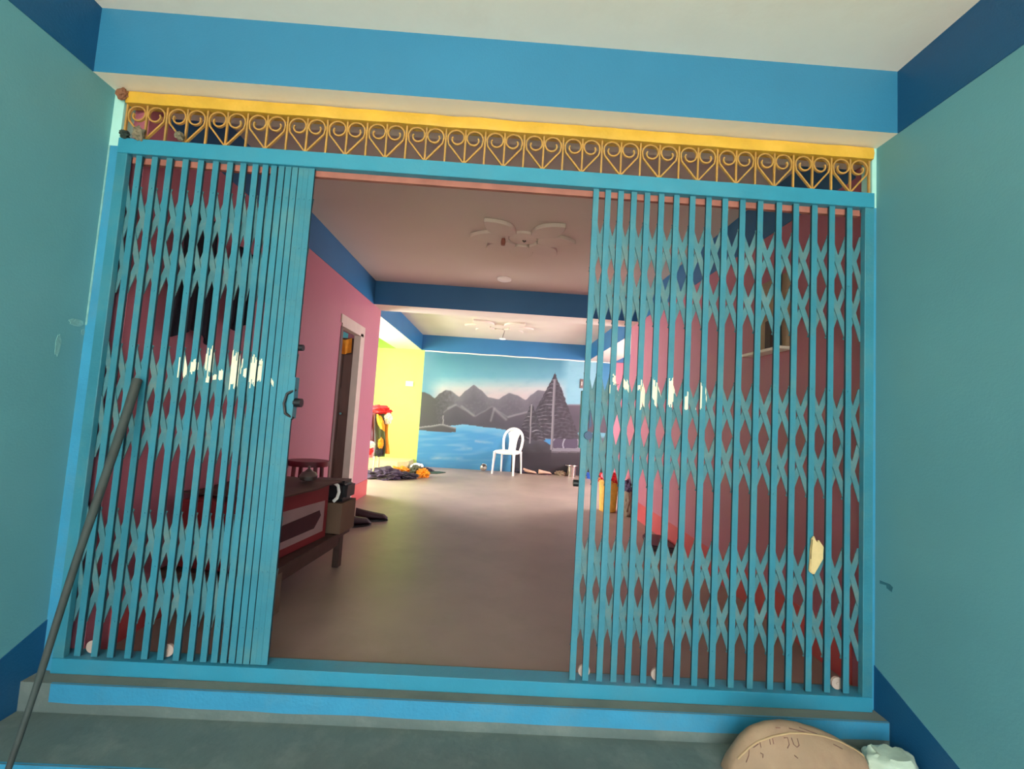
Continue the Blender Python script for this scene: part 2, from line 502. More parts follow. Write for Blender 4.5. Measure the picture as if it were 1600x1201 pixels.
def seg_d(px, py, ax, ay, bx, by):
    t = max(0, min(1, ((px - ax) * (bx - ax) + (py - ay) * (by - ay)) / ((bx - ax) ** 2 + (by - ay) ** 2)))
    return math.hypot(px - ax - t * (bx - ax), py - ay - t * (by - ay))


def mural(u, v):
    nz = noise.fractal(Vector((u * 0.012, v * 0.02, 0)), 0.9, 2, 4)
    nf = noise.fractal(Vector((u * 0.05, v * 0.05, 3)), 0.9, 2, 3)
    # sky
    c = lerp((78, 138, 156), (116, 172, 186), (v - 330) / 150)
    c = lerp(c, (196, 196, 192), (v - 455) / 80)
    c = lerp(c, (206, 184, 182), (v - 520) / 60)
    if u < 560:
        c = lerp(c, (100, 150, 170), (560 - u) / 90 * 0.8)
    if u > 1330:
        c = lerp(c, (140, 190, 200), (u - 1330) / 60)
    if u > 1560:
        c = lerp(c, (40, 130, 170), (u - 1560) / 60)
    c = lerp(c, (70, 140, 160), max(0, nz) * 0.16)
    bm_ = interp(back_m, u)
    if v > bm_ - 4:
        mc = lerp((120, 112, 120), (98, 92, 102), (v - bm_) / 90)
        mc = lerp(mc, (140, 130, 132), max(0, nf) * 0.35)
        if u < 640:
            mc = lerp(mc, (76, 70, 76), (640 - u) / 120 + nf * 0.6)
        c = lerp(c, mc, (v - bm_ + 4) / 6)
    fm = interp(front_m, u)
    if v > fm - 6 and u > 570:
        mc = lerp((90, 82, 92), (78, 72, 82), (v - fm) / 80)
        mc = lerp((134, 126, 130), mc, (v - fm + 2) / 14)
        c = lerp(c, mc, (v - fm + 6) / 10)
    for s_, w_ in (((905, 668, 885, 750), 7), ((905, 672, 985, 740), 9), ((690, 655, 770, 715), 8), ((600, 668, 650, 645), 7), ((1000, 724, 1120, 692), 6)):
        dd = seg_d(u, v, *s_)
        if dd < w_ * 1.6:
            c = lerp(c, (146, 138, 142), (1 - dd / (w_ * 1.6)) * 0.75)
    sh = interp(shore, u)
    if v > sh:
        c = lerp((116, 176, 206), (74, 148, 194), (v - sh) / 50)
        c = lerp(c, (132, 172, 198), max(0, noise.noise(Vector((u * 0.008, v * 0.05, 9)))) * 0.9)
        c = lerp(c, (66, 132, 170), (v - 985) / 60 * 0.5)
        for s_, w_ in (((500, 998, 700, 996), 16), ((790, 885, 900, 900), 12), ((700, 930, 760, 935), 14)):
            dd = seg_d(u, v, *s_)
            if dd < w_:
                c = lerp(c, (168, 182, 194), (1 - dd / w_) * 0.7 * (0.6 + nz))
    # boat
    bt = interp([(380, 796), (480, 784), (560, 772), (655, 794)], u)
    if u < 656 and bt < v < interp([(380, 812), (600, 828), (656, 826)], u):
        c = lerp((156, 148, 150), (80, 74, 78), (v - bt - 3) / 12)
    if abs(u - 570) < 3 and 715 < v < 775:
        c = (160, 150, 150)
    # dark ground on the right
    gl = interp([(1000, 1100), (1040, 900), (1075, 830), (1100, 820), (1460, 1000), (1490, 1100)], u)
    if u > 1030 and v > min(gl, 1200) - 6 and v > 805:
        c = lerp((86, 84, 92), (60, 56, 62), (v - 850) / 110 + nz * 0.3)
    if u > 1295 and v > 828:
        c = lerp((110, 176, 186), (96, 100, 110), (v - 850) / 20)
        for cx_, cy_, r in ((1345, 905, 52), (1425, 905, 58), (1530, 900, 60)):
            d = math.hypot(u - cx_, (v - cy_) * 0.95)
            if d < r:
                c = (88, 78, 96) if d < r - 9 else (164, 160, 168)
        if v > 930:
            c = (140, 134, 140)
        if v > 950:
            c = lerp((104, 98, 102), (66, 60, 64), (v - 955) / 50)
    if v > 960 and u > 1030:
        c = lerp(c, (52, 48, 54), 0.7)
    # fir trees
    for ax, ay, by, wl, wr, st in ((1296, 428, 850, 205, 178, 26), (1150, 628, 860, 92, 98, 24)):
        if ay < v < by + 20:
            t = (v - ay) / (by - ay)
            l = ax - wl * t ** 1.05
            r = ax + wr * t ** 0.95
            jag = 7 * noise.noise(Vector((v * 0.05, ax, u * 0.004)))
            if l - jag < u < r + jag:
                c = lerp((58, 54, 62), (78, 73, 81), nf + 0.3)
                dd = abs(u - ax)
                hw_ = (wl if u < ax else wr) * t + 14
                q = dd / hw_
                slope = (0.62 if u < ax else 0.42) * (1 - t) - 0.02
                yy = v - ay - dd * slope + 16 * math.sin(PI * min(1, q)) + 5 * noise.noise(Vector((u * 0.03, v * 0.02, ax)))
                k = (yy % st) / st
                e = max(0, 1 - abs(k - 0.18) / 0.15)
                br = noise.noise(Vector((u * 0.025 + 40, int(yy / st) * 3.7, ax)))
                if dd > 7:
                    g_ = e * (0.80 if (u < ax or ax < 1200) else 0.36) * max(0, 0.62 + 1.6 * br) * (1 - 0.55 * q)
                    c = lerp(c, (190, 182, 186), g_)
    if abs(u - 1297) < 9 and 470 < v < 940:
        c = lerp((156, 148, 150), (110, 104, 108), abs(u - 1294) / 9)
    if abs(u - 1150) < 4.5 and 640 < v < 900:
        c = (150, 142, 144)
    return c


NX, NZ = 420, 250
X0m, X1m = -1.632, 2.10
bm = bmesh.new()
grid = [[bm.verts.new((X0m + (X1m - X0m) * i / NX, YM, 2.7 * j / NZ)) for j in range(NZ + 1)] for i in range(NX + 1)]
for i in range(NX):
    for j in range(NZ):
        bm.faces.new((grid[i][j], grid[i + 1][j], grid[i + 1][j + 1], grid[i][j + 1]))
b0 = [bm.verts.new(p) for p in ((X0m, 7.0, 0), (X1m, 7.0, 0), (X1m, 7.0, 2.7), (X0m, 7.0, 2.7))]
bm.faces.new(b0[::-1])
mm = bpy.data.materials.new('painted mural')
mm.use_nodes = True
at_ = mm.node_tree.nodes.new('ShaderNodeVertexColor')
at_.layer_name = 'paint'
mb_ = mm.node_tree.nodes['Principled BSDF']
mb_.inputs['Roughness'].default_value = 0.5
mm.node_tree.links.new(at_.outputs[0], mb_.inputs['Base Color'])
wb = struct('wall_back', bm, mm)
ca = wb.data.color_attributes.new('paint', 'FLOAT_COLOR', 'POINT')
for k, v in enumerate(wb.data.vertices):
    x, z = v.co.x, v.co.z
    # wall metres -> the drawing's own units
    uu = 440 + (x + 1.625) / 3.157 * 1050 + (2.254 - z) / 2.24 * -36 * (1 - (x + 1.6) / 3.2)
    vv = 285 + (2.254 + 0.012 * (x + 1.6) - z) / 2.24 * 760 + (x + 1.6) / 3.2 * 50
    if vv > 1040:
        vv = 1040 + (vv - 1040)
    c = mural(uu, vv)
    ca.data[k].color = lin((c[0] * 0.84, c[1] * 0.875, c[2] * 0.92))

struct('trim_24', boxbm(XL, XL + 0.007, -0.0075, 0.0, 1.36, 2.13), M['smudge_l'])

# ---------------------------------------------------------------- gate frame
fr = thing('gate_frame', 'blue painted steel frame of the sliding gate, rails above and below the two leaves', 'gate frame', (0, 0, 0))
FX0, FX1 = XL + 0.052, XR - 0.022
bm = rbox(FX0, FX1, -0.024, 0.03, 2.092, 2.158, 0.002, 1)
o = obj('top_rail', bm, M['frame'], fr)
bm = rbox(FX0, FX1, -0.024, 0.055, 0.0, 0.056, 0.002, 1)
obj('bottom_rail', bm, M['frame'], fr)
for xa, xb in ((FX0, FX0 + 0.042), (FX1 - 0.040, FX1)):
    obj('side_post', rbox(xa, xb, -0.022, 0.004, 0.056, 2.092, 0.002, 1), M['gate'], fr)
bm = boxbm(FX0 + 0.042, FX1 - 0.040, 0.008, 0.026, 2.066, 2.098)
o = obj('guide_track', bm, M['rust'], fr)
o['label'] = 'reddish unpainted guide track behind the top rail'

# ---------------------------------------------------------------- collapsible gate leaves
Lx = [-1.655, -1.590, -1.529, -1.462, -1.398, -1.336, -1.276, -1.221, -1.170, -1.128, -1.092, -1.060, -1.031, -1.003, -0.977, -0.956, -0.933]
Rx = [0.285, 0.337, 0.393, 0.450, 0.508, 0.570, 0.636, 0.706, 0.777, 0.849, 0.926, 1.004, 1.087, 1.162, 1.244, 1.321, 1.399]
bands = [(1.955, 1.742, 1.520), (1.286, 1.065, 0.840), (0.620, 0.415, 0.197)]
PW = 0.0240


def flat_poly(x0, z0, x1, z1, hw=0.0112):
    d = Vector((x1 - x0, z1 - z0)).normalized()
    n = Vector((-d.y, d.x)) * hw
    e = d * 0.012
    return [(x0 - e.x + n.x, z0 - e.y + n.y), (x0 - e.x - n.x, z0 - e.y - n.y), (x1 + e.x - n.x, z1 + e.y - n.y), (x1 + e.x + n.x, z1 + e.y + n.y)]


def clip_poly(subject, clip):
    def inside(p, a, b):
        return (b[0] - a[0]) * (p[1] - a[1]) - (b[1] - a[1]) * (p[0] - a[0]) >= 0
    ar = sum(clip[i][0] * clip[(i + 1) % len(clip)][1] - clip[(i + 1) % len(clip)][0] * clip[i][1] for i in range(len(clip)))
    if ar < 0:
        clip = clip[::-1]
    out = subject
    for i in range(len(clip)):
        a, b = clip[i], clip[(i + 1) % len(clip)]
        inp, out = out, []
        for j in range(len(inp)):
            p, q = inp[j], inp[(j + 1) % len(inp)]
            ip, iq = inside(p, a, b), inside(q, a, b)
            if ip != iq:
                den = (b[0] - a[0]) * (q[1] - p[1]) - (b[1] - a[1]) * (q[0] - p[0])
                t = ((b[0] - a[0]) * (a[1] - p[1]) - (b[1] - a[1]) * (a[0] - p[0])) / den if abs(den) > 1e-12 else 0
                out.append((p[0] + (q[0] - p[0]) * t, p[1] + (q[1] - p[1]) * t))
            if iq:
                out.append(q)
        if len(out) < 3:
            return []
    return out


def leaf(xs, label, marks, rollers, post):
    t = thing('collapsible_gate', label, 'gate', (sum(xs) / len(xs), 0, 0.058))
    ox, oz = t.location.x, t.location.z
    z0, z1 = 0.056, 2.092
    for i, x in enumerate(xs):
        hw = PW / 2
        if i and i < len(xs) - 1:
            hw = min(hw, 0.49 * min(x - xs[i - 1], xs[i + 1] - x))
        bm = bmesh.new()
        zb = 0.003
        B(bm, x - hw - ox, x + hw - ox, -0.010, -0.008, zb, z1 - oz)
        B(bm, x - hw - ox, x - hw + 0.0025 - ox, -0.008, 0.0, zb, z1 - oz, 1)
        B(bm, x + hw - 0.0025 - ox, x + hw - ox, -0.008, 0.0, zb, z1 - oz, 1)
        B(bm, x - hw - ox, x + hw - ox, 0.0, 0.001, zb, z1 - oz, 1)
        for bd in bands:
            for z in bd:
                cyl(bm, (x - ox, 0.0005, z - oz), 'y', 0.0042, 0.0245, 8)
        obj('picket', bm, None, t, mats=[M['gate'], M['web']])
    polys = []
    n = len(xs)

    def add(name, xa, za, xb, zb_, layer):
        p = flat_poly(xa, za, xb, zb_)
        ya = 0.0014 if layer == 0 else 0.0056
        bm = bmesh.new()
        prism(bm, [(q[0] - ox, q[1] - oz) for q in p], 'y', ya, ya + 0.004)
        obj(name, bm, M['lattice'], t)
        polys.append((p, ya))
    ps = ([post] + xs) if post < xs[0] else (xs + [post])
    for (zt, zm, zl) in bands:
        for i in range(n - 1):
            add('lattice_bar', ps[i], zt, ps[i + 2], zl, 0)
            add('lattice_bar', ps[i + 2], zt, ps[i], zl, 1)
        add('short_lattice_bar', ps[0], zm, ps[1], zl, 0)
        add('short_lattice_bar', ps[0], zm, ps[1], zt, 1)
        add('short_lattice_bar', ps[-1], zm, ps[-2], zl, 1)
        add('short_lattice_bar', ps[-1], zm, ps[-2], zt, 0)
    # remains of cream painted lettering on the bars
    rnd = random.Random(3)
    for (xa, xb, za, zb_, sl) in marks:
        bm = bmesh.new()
        strips = max(2, int((xb - xa) / 0.004))
        for s in range(strips):
            if strips > 3 and rnd.random() < 0.12:
                continue
            u0 = xa + (xb - xa) * s / strips
            u1 = xa + (xb - xa) * (s + 1) / strips
            h = za - zb_
            t0 = za - rnd.uniform(0, 0.30) * h
            b0_ = zb_ + rnd.uniform(0, 0.30) * h
            f0 = s / strips * sl
            f1 = (s + 1) / strips * sl
            q = [(u0, b0_ + f0), (u1, b0_ + f1 + rnd.uniform(-.05, .05) * h), (u1, t0 + f1 + rnd.uniform(-.05, .05) * h), (u0, t0 + f0)]
            for i, x in enumerate(xs):
                hw = PW / 2
                if i and i < n - 1:
                    hw = min(hw, 0.49 * min(x - xs[i - 1], xs[i + 1] - x))
                c = clip_poly(q, [(x - hw, 0), (x + hw, 0), (x + hw, 3), (x - hw, 3)])
                if len(c) > 2:
                    prism(bm, [(p[0] - ox, p[1] - oz) for p in c], 'y', -0.0110, -0.0101)
            for p, ya in polys:
                if ya > 0.004:
                    continue
                c = clip_poly(q, p)
                if len(c) > 2:
                    prism(bm, [(k[0] - ox, k[1] - oz) for k in c], 'y', ya - 0.0008, ya - 0.0001)
        if not bm.faces:
            bm.free()
            continue
        bmesh.ops.dissolve_degenerate(bm, dist=1e-5, edges=bm.edges[:])
        o = obj('painted_letter', bm, M['letter'], t)
        o['label'] = 'broken cream painted letter stroke across the bars'
    for x in rollers:
        bm = bmesh.new()
        cyl(bm, (x - ox, 0.022, 0.0255), 'y', 0.024, 0.010, 24)
        cyl(bm, (x - ox, 0.022, 0.0255), 'y', 0.006, 0.018, 10)
        o = obj('roller', bm, M['bearing'], t, True)
        o['label'] = 'beige round roller wheel at the foot of a bar'
    return t, ox, oz


Lmarks = [(-1.394, -1.366, 1.270, 1.155, 0), (-1.384, -1.372, 1.305, 1.275, 0), (-1.345, -1.322, 1.255, 1.185, 0), (-1.288, -1.263, 1.308, 1.170, 0), (-1.278, -1.265, 1.185, 1.150, 0),
          (-1.258, -1.244, 1.195, 1.165, 0), (-1.228, -1.212, 1.215, 1.160, 0), (-1.182, -1.156, 1.292, 1.128, 0), (-1.196, -1.184, 1.270, 1.215, 0.02), (-1.150, -1.136, 1.250, 1.195, 0.02), (-1.130, -1.118, 1.225, 1.185, 0),
          (-1.108, -1.080, 1.285, 1.140, 0), (-1.078, -1.052, 1.225, 1.140, 0.045), (-1.070, -1.060, 1.270, 1.235, 0), (-1.015, -1.004, 1.195, 1.170, -0.02)]
Rmarks = [(0.375, 0.384, 1.258, 1.215, 0), (0.392, 0.414, 1.300, 1.248, 0), (0.415, 0.436, 1.322, 1.195, 0), (0.438, 0.452, 1.300, 1.235, -0.02), (0.452, 0.462, 1.285, 1.240, -0.02), (0.500, 0.515, 1.262, 1.232, 0),
          (0.512, 0.534, 1.288, 1.150, 0), (0.536, 0.552, 1.305, 1.255, 0), (0.562, 0.582, 1.300, 1.190, -0.03), (0.590, 0.604, 1.262, 1.240, -0.03), (0.630, 0.656, 1.300, 1.170, 0), (0.656, 0.672, 1.300, 1.235, -0.03),
          (0.700, 0.714, 1.250, 1.150, 0), (0.728, 0.745, 1.270, 1.250, 0.035), (0.752, 0.772, 1.302, 1.165, 0), (0.786, 0.798, 1.270, 1.235, -0.04)]
gl, lox, loz = leaf(Lx, 'teal collapsible gate leaf folded up on the left, bars bunched beside the opening', Lmarks, (-1.624, -1.330, -1.092), -1.704)
gr_, rox, roz = leaf(Rx, 'teal collapsible gate leaf stretched open on the right, wide diamond lattice', Rmarks, (0.337, 0.636, 1.385), 1.462)
# latch parts
bm = rbox(-0.922 - lox, -0.917 - lox, -0.010, 0.026, 1.03 - loz, 1.20 - loz, 0.001, 1)
obj('lock_plate', bm, M['gate'], gl)
bm = bmesh.new()
cyl(bm, (-0.905 - lox, 0.006, 1.096 - loz), 'x', 0.018, 0.03, 16)
tube(bm, [(-0.915 - lox, 0.0, 1.15 - loz), (-0.942 - lox, -0.016, 1.13 - loz), (-0.950 - lox, -0.018, 1.09 - loz), (-0.942 - lox, -0.016, 1.05 - loz), (-0.915 - lox, 0, 1.03 - loz)], 0.006, 8)
o = obj('latch', bm, M['black'], gl, True)
o['label'] = 'black round latch on the leading edge'
bm = bmesh.new()
cyl(bm, (-0.915 - lox, 0.006, 1.325 - loz), 'x', 0.013, 0.022, 14)
o = obj('knob', bm, M['black'], gl, True)
bm = rbox(0.268 - rox, 0.273 - rox, -0.010, 0.026, 0.98 - roz, 1.22 - roz, 0.001, 1)
obj('lock_plate', bm, M['gate'], gr_)
bm = bmesh.new()
cyl(bm, (0.300 - rox, -0.016, 1.035 - roz), 'y', 0.017, 0.014, 16)
prism(bm, [(0.300 - rox, 1.06 - roz), (0.312 - rox, 1.075 - roz), (0.306 - rox, 1.13 - roz), (0.302 - rox, 1.14 - roz)], 'y', -0.018, -0.0125)
o = obj('latch', bm, M['bluedark'], gr_, True)
o['label'] = 'small dark blue latch slot on the leading bar'
bm = bmesh.new()
cyl(bm, (0.262 - rox, 0.006, 0.835 - roz), 'x', 0.014, 0.02, 14)
obj('knob', bm, M['black'], gr_, True)

# ---------------------------------------------------------------- yellow scroll grille
GX0, GX1 = XL + 0.046, XR - 0.022
t = thing('scroll_grille', 'yellow wrought iron fanlight grille of heart scrolls above the blue gate frame', 'grille', (0, 0, 2.158))
bm = bmesh.new()
n = 90
rows = []
for k in range(n + 1):
    x = GX0 + 0.01 + (GX1 - GX0 - 0.01) * k / n
    hz = 2.366 - 2.158 + 0.003 * noise.noise(Vector((k * 0.4, 0, 0)))
    lz = 2.316 - 2.158 + 0.0035 * noise.noise(Vector((k * 0.3, 5, 0)))
    yy = -0.018 - 0.004 * noise.noise(Vector((k * 0.25, 9, 0)))
    rows.append([bm.verts.new(p) for p in ((x, yy, lz), (x, yy - 0.004, (lz + hz) / 2), (x, yy, hz), (x, 0.03, hz), (x, 0.03, lz))])
for k in range(n):
    for j in range(5):
        bm.faces.new((rows[k][j], rows[k + 1][j], rows[k + 1][(j + 1) % 5], rows[k][(j + 1) % 5]))
bm.faces.new(rows[0])
bm.faces.new(rows[-1][::-1])
obj('top_bar', bm, M['yellow'], t, True)
NH = 19
gw = (GX1 - GX0 - 0.016) / NH
GT, GB = 2.312 - 2.158, 0.0


def strip(bm, pts, hw=0.0028, dep=0.016, y=0.0):
    """flat iron strip bent on edge: thin in the picture plane, deep in y"""
    P = [Vector(p) for p in pts]
    rg = []
    for i, p in enumerate(P):
        d = (P[min(i + 1, len(P) - 1)] - P[max(i - 1, 0)]).normalized()
        nn = Vector((-d.y, d.x)) * hw
        rg.append([bm.verts.new(q) for q in ((p.x + nn.x, y - dep / 2, p.y + nn.y), (p.x - nn.x, y - dep / 2, p.y - nn.y), (p.x - nn.x, y + dep / 2, p.y - nn.y), (p.x + nn.x, y + dep / 2, p.y + nn.y))])
    for i in range(len(rg) - 1):
        for k in range(4):
            bm.faces.new((rg[i][k], rg[i][(k + 1) % 4], rg[i + 1][(k + 1) % 4], rg[i + 1][k]))
    bm.faces.new(rg[0])
    bm.faces.new(rg[-1][::-1])


heart = None
for k in range(NH):
    xc = GX0 + 0.008 + gw * (k + 0.5)
    if heart is None:
        bm = bmesh.new()
        for s in (-1, 1):
            R = gw * 0.215
            cx, cz = s * gw * 0.235, GT - R * 0.95 - 0.002
            pts = [(0, 0.006)]
            ex, ez = s * (gw * 0.455), cz - 0.004
            pts.append((ex * 0.93, ez - 0.022))
            a0 = 0.0
            for q in range(0, 27):
                a = -10 + q * 15.2
                rr = R * (1.0 - 0.0024 * max(0, a - 140))
                ang = math.radians(a)
                pts.append((cx + s * rr * math.cos(ang), cz + rr * math.sin(ang)))
            strip(bm, pts, 0.0031, 0.009)
        heart = obj('heart_scroll', bm, M['yellow_iron'], t)
        heart.location = (xc, 0, 0)
    else:
        h = heart.copy()
        COL.objects.link(h)
        h.parent = t
        h.location = (xc, 0, 0)
for k in range(2 * NH + 1):
    x = GX0 + 0.008 + gw * k / 2
    bm = boxbm(x - 0.0036, x + 0.0036, -0.004, 0.004, 0.0, GT + 0.012)
    obj('upright_bar', bm, M['yellow_iron'], t)
# rags and mud on the grille
def rag(x, z, s, seed, m_, label):
    bm = lump((s, 0.018, s * 1.15), seed, 0.5, 3, 2.5, fold=0.25)
    o = obj('rag', bm, M[m_], None, True)
    o.location = (x, -0.026, z)
    tag(o, label, 'rag')
rag(-1.655, 2.178, 0.022, 1, 'rag', 'grey brown rag knotted in the first heart of the yellow grille')
rag(-1.712, 2.170, 0.014, 5, 'rag_dark', 'dark green rag in the bottom left corner of the yellow grille')
rag(-1.486, 2.180, 0.014, 9, 'rag', 'small grey rag knotted in the second heart of the yellow grille')
bm = lump((0.02, 0.012, 0.024), 12, 0.6, 3, 3)
o = obj('mud_nest', bm, M['mud'], None, True)
o.location = (-1.742, -0.030, 2.345)
tag(o, 'brown mud nest at the left end of the yellow bar', 'mud nest')
bm = bmesh.new()
prism(bm, [(1.232, 0.560), (1.252, 0.545), (1.262, 0.560), (1.276, 0.600), (1.292, 0.612), (1.284, 0.632), (1.290, 0.662), (1.270, 0.690), (1.262, 0.668), (1.252, 0.705), (1.240, 0.690), (1.243, 0.640), (1.234, 0.610)], 'y', -0.024, -0.0125)
bmesh.ops.bevel(bm, geom=bm.edges[:], offset=0.003, segments=2, affect='EDGES')
for v in bm.verts:
    v.co += Vector((noise.noise(v.co * 40), noise.noise(v.co * 37 + Vector((3, 0, 0))) * 0.4, noise.noise(v.co * 41 + Vector((0, 5, 0))))) * 0.004
    v.co.x += 0.0
    v.co.z -= 0.022
o = obj('putty_lump', bm, M['putty'], None, True)
tag(o, 'flat tan lump of putty stuck on the right gate leaf low down', 'putty')

# ---------------------------------------------------------------- pole leaning on the gate
P0, P1 = Vector((-1.47, -0.415, -0.095)), Vector((-1.535, -0.030, 1.150))
bm = bmesh.new()
pts, rs = [], []
for k in range(21):
    s = k / 20
    p = P0.lerp(P1, s)
    p += Vector((noise.noise(Vector((s * 3, 1, 0))) * 0.006, 0, 0))
    pts.append(p)
    rs.append(0.008 + 0.009 * s + 0.001 * noise.noise(Vector((s * 9, 4, 0))))
tube(bm, pts, rs, 10)
o = obj('pole', bm, M['pole'], None, True)
tag(o, 'thin dark wooden pole leaning against the folded left gate leaf', 'pole')

# ---------------------------------------------------------------- wall scuffs
bm = bmesh.new()
for (y, z, a, b, sd) in ((-0.045, 1.362, 0.030, 0.014, 1), (-0.105, 1.262, 0.010, 0.040, 2), (-0.012, 1.330, 0.008, 0.012, 3)):
    pts = []
    for k in range(18):
        an = 2 * PI * k / 18
        rr = 1 + 0.35 * noise.noise(Vector((math.cos(an) * 2, math.sin(an) * 2, sd)))
        pts.append((y + a * rr * math.cos(an), z + b * rr * math.sin(an)))
    prism(bm, pts, 'x', XL, XL + 0.0015)
struct('trim_22', bm, M['smudge_l'])
bm = bmesh.new()
prism(bm, [(-0.03, 0.508), (-0.06, 0.512), (-0.062, 0.502), (-0.085, 0.495), (-0.09, 0.515), (-0.075, 0.522), (-0.03, 0.520)], 'x', XR - 0.0015, XR)
struct('trim_23', bm, M['smudge_d'])

# ---------------------------------------------------------------- foreground sack and bag on the steps
t = thing('sack', 'big tan cloth sack with faded brown ink marks on the steps, bottom right', 'sack', (1.05, -0.215, -0.105))
SX, SY, SZ = 1.05, -0.215, -0.105
PROF = [(0.800, -0.09), (0.815, -0.05), (0.838, -0.012), (0.865, 0.022), (0.895, 0.048), (0.95, 0.067), (1.006, 0.074), (1.06, 0.069), (1.133, 0.053), (1.2, 0.028), (1.25, 0.002), (1.296, -0.028), (1.306, -0.06)]


def sack_top(x):
    if x <= PROF[0][0]:
        return PROF[0][1]
    for (xa, za), (xb, zb) in zip(PROF, PROF[1:]):
        if x <= xb:
            return za + (zb - za) * (x - xa) / (xb - xa)
    return PROF[-1][1]


def sack_pt(u, a):
    """u along the width 0..1, a round the section 0..1 (0 front foot, 0.5 crest, 1 back foot)"""
    x = PROF[0][0] + (PROF[-1][0] - PROF[0][0]) * u
    h = sack_top(x) - SZ
    d = 0.083 * max(0.05, math.sin(PI * min(0.97, 0.03 + u * 0.94))) ** 0.45
    an = PI * a
    n_ = noise.fractal(Vector((x * 8, a * 2.5, 1.0)), 0.9, 2, 3) * 0.006
    y = -math.cos(an) * (d + n_) * (1 - 0.25 * math.sin(an) ** 3)
    z = h * min(1.0, math.sin(an) ** 0.75) if 0 < a < 1 else 0.0
    return Vector((x - SX, y, max(0.0, z + n_ * 0.3 * math.sin(an))))


NU, NV = 60, 30
bm = bmesh.new()
g = [[bm.verts.new(sack_pt(i / NU, j / NV)) for j in range(NV + 1)] for i in range(NU + 1)]
for i in range(NU):
    for j in range(NV):
        bm.faces.new((g[i][j], g[i + 1][j], g[i + 1][j + 1], g[i][j + 1]))
bm.faces.new(g[0])
bm.faces.new(g[NU][::-1])
bm.faces.new([g[i][0] for i in range(NU + 1)] + [g[i][NV] for i in range(NU, -1, -1)])
body_bm = bm
bm = bmesh.new()
pts = []
for k in range(41):
    u = 0.06 + 0.93 * k / 40
    a = 0.335 + 0.12 * (k / 40) ** 2 - 0.07 * (1 - k / 40) ** 3
    p = sack_pt(u, a)
    pts.append(p + Vector((0, -0.001, 0.001)))
tube(bm, pts, 0.0032, 8)
o = obj('seam', bm, M['tan_edge'], t, True)
o['label'] = 'paler raised seam round the sack'
bm = body_bm
nf0 = len(bm.faces)



def ink(path, r=0.0013):
    tube(bm, [sack_pt(u, a) + Vector((0, -0.0008, 0.0004)) for (u, a) in path], r, 5)


for pth in ([(0.13, 0.27), (0.12, 0.22), (0.10, 0.17)], [(0.155, 0.265), (0.19, 0.275)], [(0.20, 0.285), (0.20, 0.24)], [(0.265, 0.30), (0.262, 0.255)], [(0.285, 0.30), (0.282, 0.255)],
            [(0.36, 0.30), (0.385, 0.30), (0.383, 0.25), (0.365, 0.225)], [(0.41, 0.30), (0.412, 0.25), (0.43, 0.235), (0.448, 0.25), (0.45, 0.30)], [(0.19, 0.20), (0.205, 0.19), (0.20, 0.165)], [(0.40, 0.18), (0.42, 0.165)],
            [(0.42, 0.39), (0.50, 0.375), (0.60, 0.37)], [(0.50, 0.42), (0.56, 0.40), (0.62, 0.39)], [(0.33, 0.40), (0.36, 0.395)], [(0.72, 0.33), (0.78, 0.31)]):
    ink(pth)
bm.faces.ensure_lookup_table()
for f in bm.faces[nf0:]:
    f.material_index = 1
obj('body', bm, None, t, True, [M['tan'], M['ink']])


def bag_fn(u, v):
    a = 2 * PI * u
    r = 0.098 * (1 - 0.45 * v ** 3)
    z = 0.098 * v
    n_ = noise.fractal(Vector((math.cos(a) * 1.6, math.sin(a) * 1.6, v * 3)), 0.8, 2, 3) * 0.014
    return Vector(((r + n_) * math.cos(a) * 0.95, (r + n_) * math.sin(a) * 0.75, z + n_ * 0.8 * v))
bm = bmesh.new()
g = [[bm.verts.new(bag_fn(i / 40, j / 16)) for j in range(17)] for i in range(40)]
for i in range(40):
    for j in range(16):
        bm.faces.new((g[i][j], g[(i + 1) % 40][j], g[(i + 1) % 40][j + 1], g[i][j + 1]))
bm.faces.new([g[i][0] for i in range(40)][::-1])
bm.faces.new([g[i][16] for i in range(40)])
o = obj('plastic_bag', bm, M['palebag'], None, True)
o.location = (1.40, -0.215, -0.105)
o.scale = (1.1, 1.0, 0.9)
tag(o, 'pale green white plastic bag beside the tan sack at the bottom edge', 'bag')

# ---------------------------------------------------------------- hall ceiling: plaster flowers, lamp holder, disc
def ceiling_flower(name, label, cx, cy, z, r, rot=0.0):
    t = thing(name, label, 'ceiling flower', (cx, cy, z), rot)
    petal = None
    for k in (0, 1, 2, 3, 4, 5, 7):
        if petal is None:
            bm = bmesh.new()
            L, Wd = r, r * 0.235
            ns = 14
            out = [(L * (0.28 + 0.72 * s / ns), Wd * math.sin(PI * (0.10 + 0.90 * s / ns)) ** 0.8) for s in range(ns + 1)]
            ring = [(x, w_) for x, w_ in out] + [(x, -w_) for x, w_ in out[-2::-1]]
            prism(bm, ring, 'z', -0.034, 0.0)
            petal = obj('petal', bm, M['ceil'], t)
            bev = petal.modifiers.new('b', 'BEVEL')
            bev.width = 0.007
            bev.segments = 2
        else:
            p = petal.copy()
            COL.objects.link(p)
            p.parent = t
            p.rotation_euler = (0, 0, k * PI / 4)
    bm = bmesh.new()
    lathe(bm, [(0.0001, -0.03), (r * 0.10, -0.03), (r * 0.15, -0.022), (r * 0.26, -0.018), (r * 0.28, 0.0)], n=28)
    obj('centre', bm, M['ceil'], t, True)
    return t


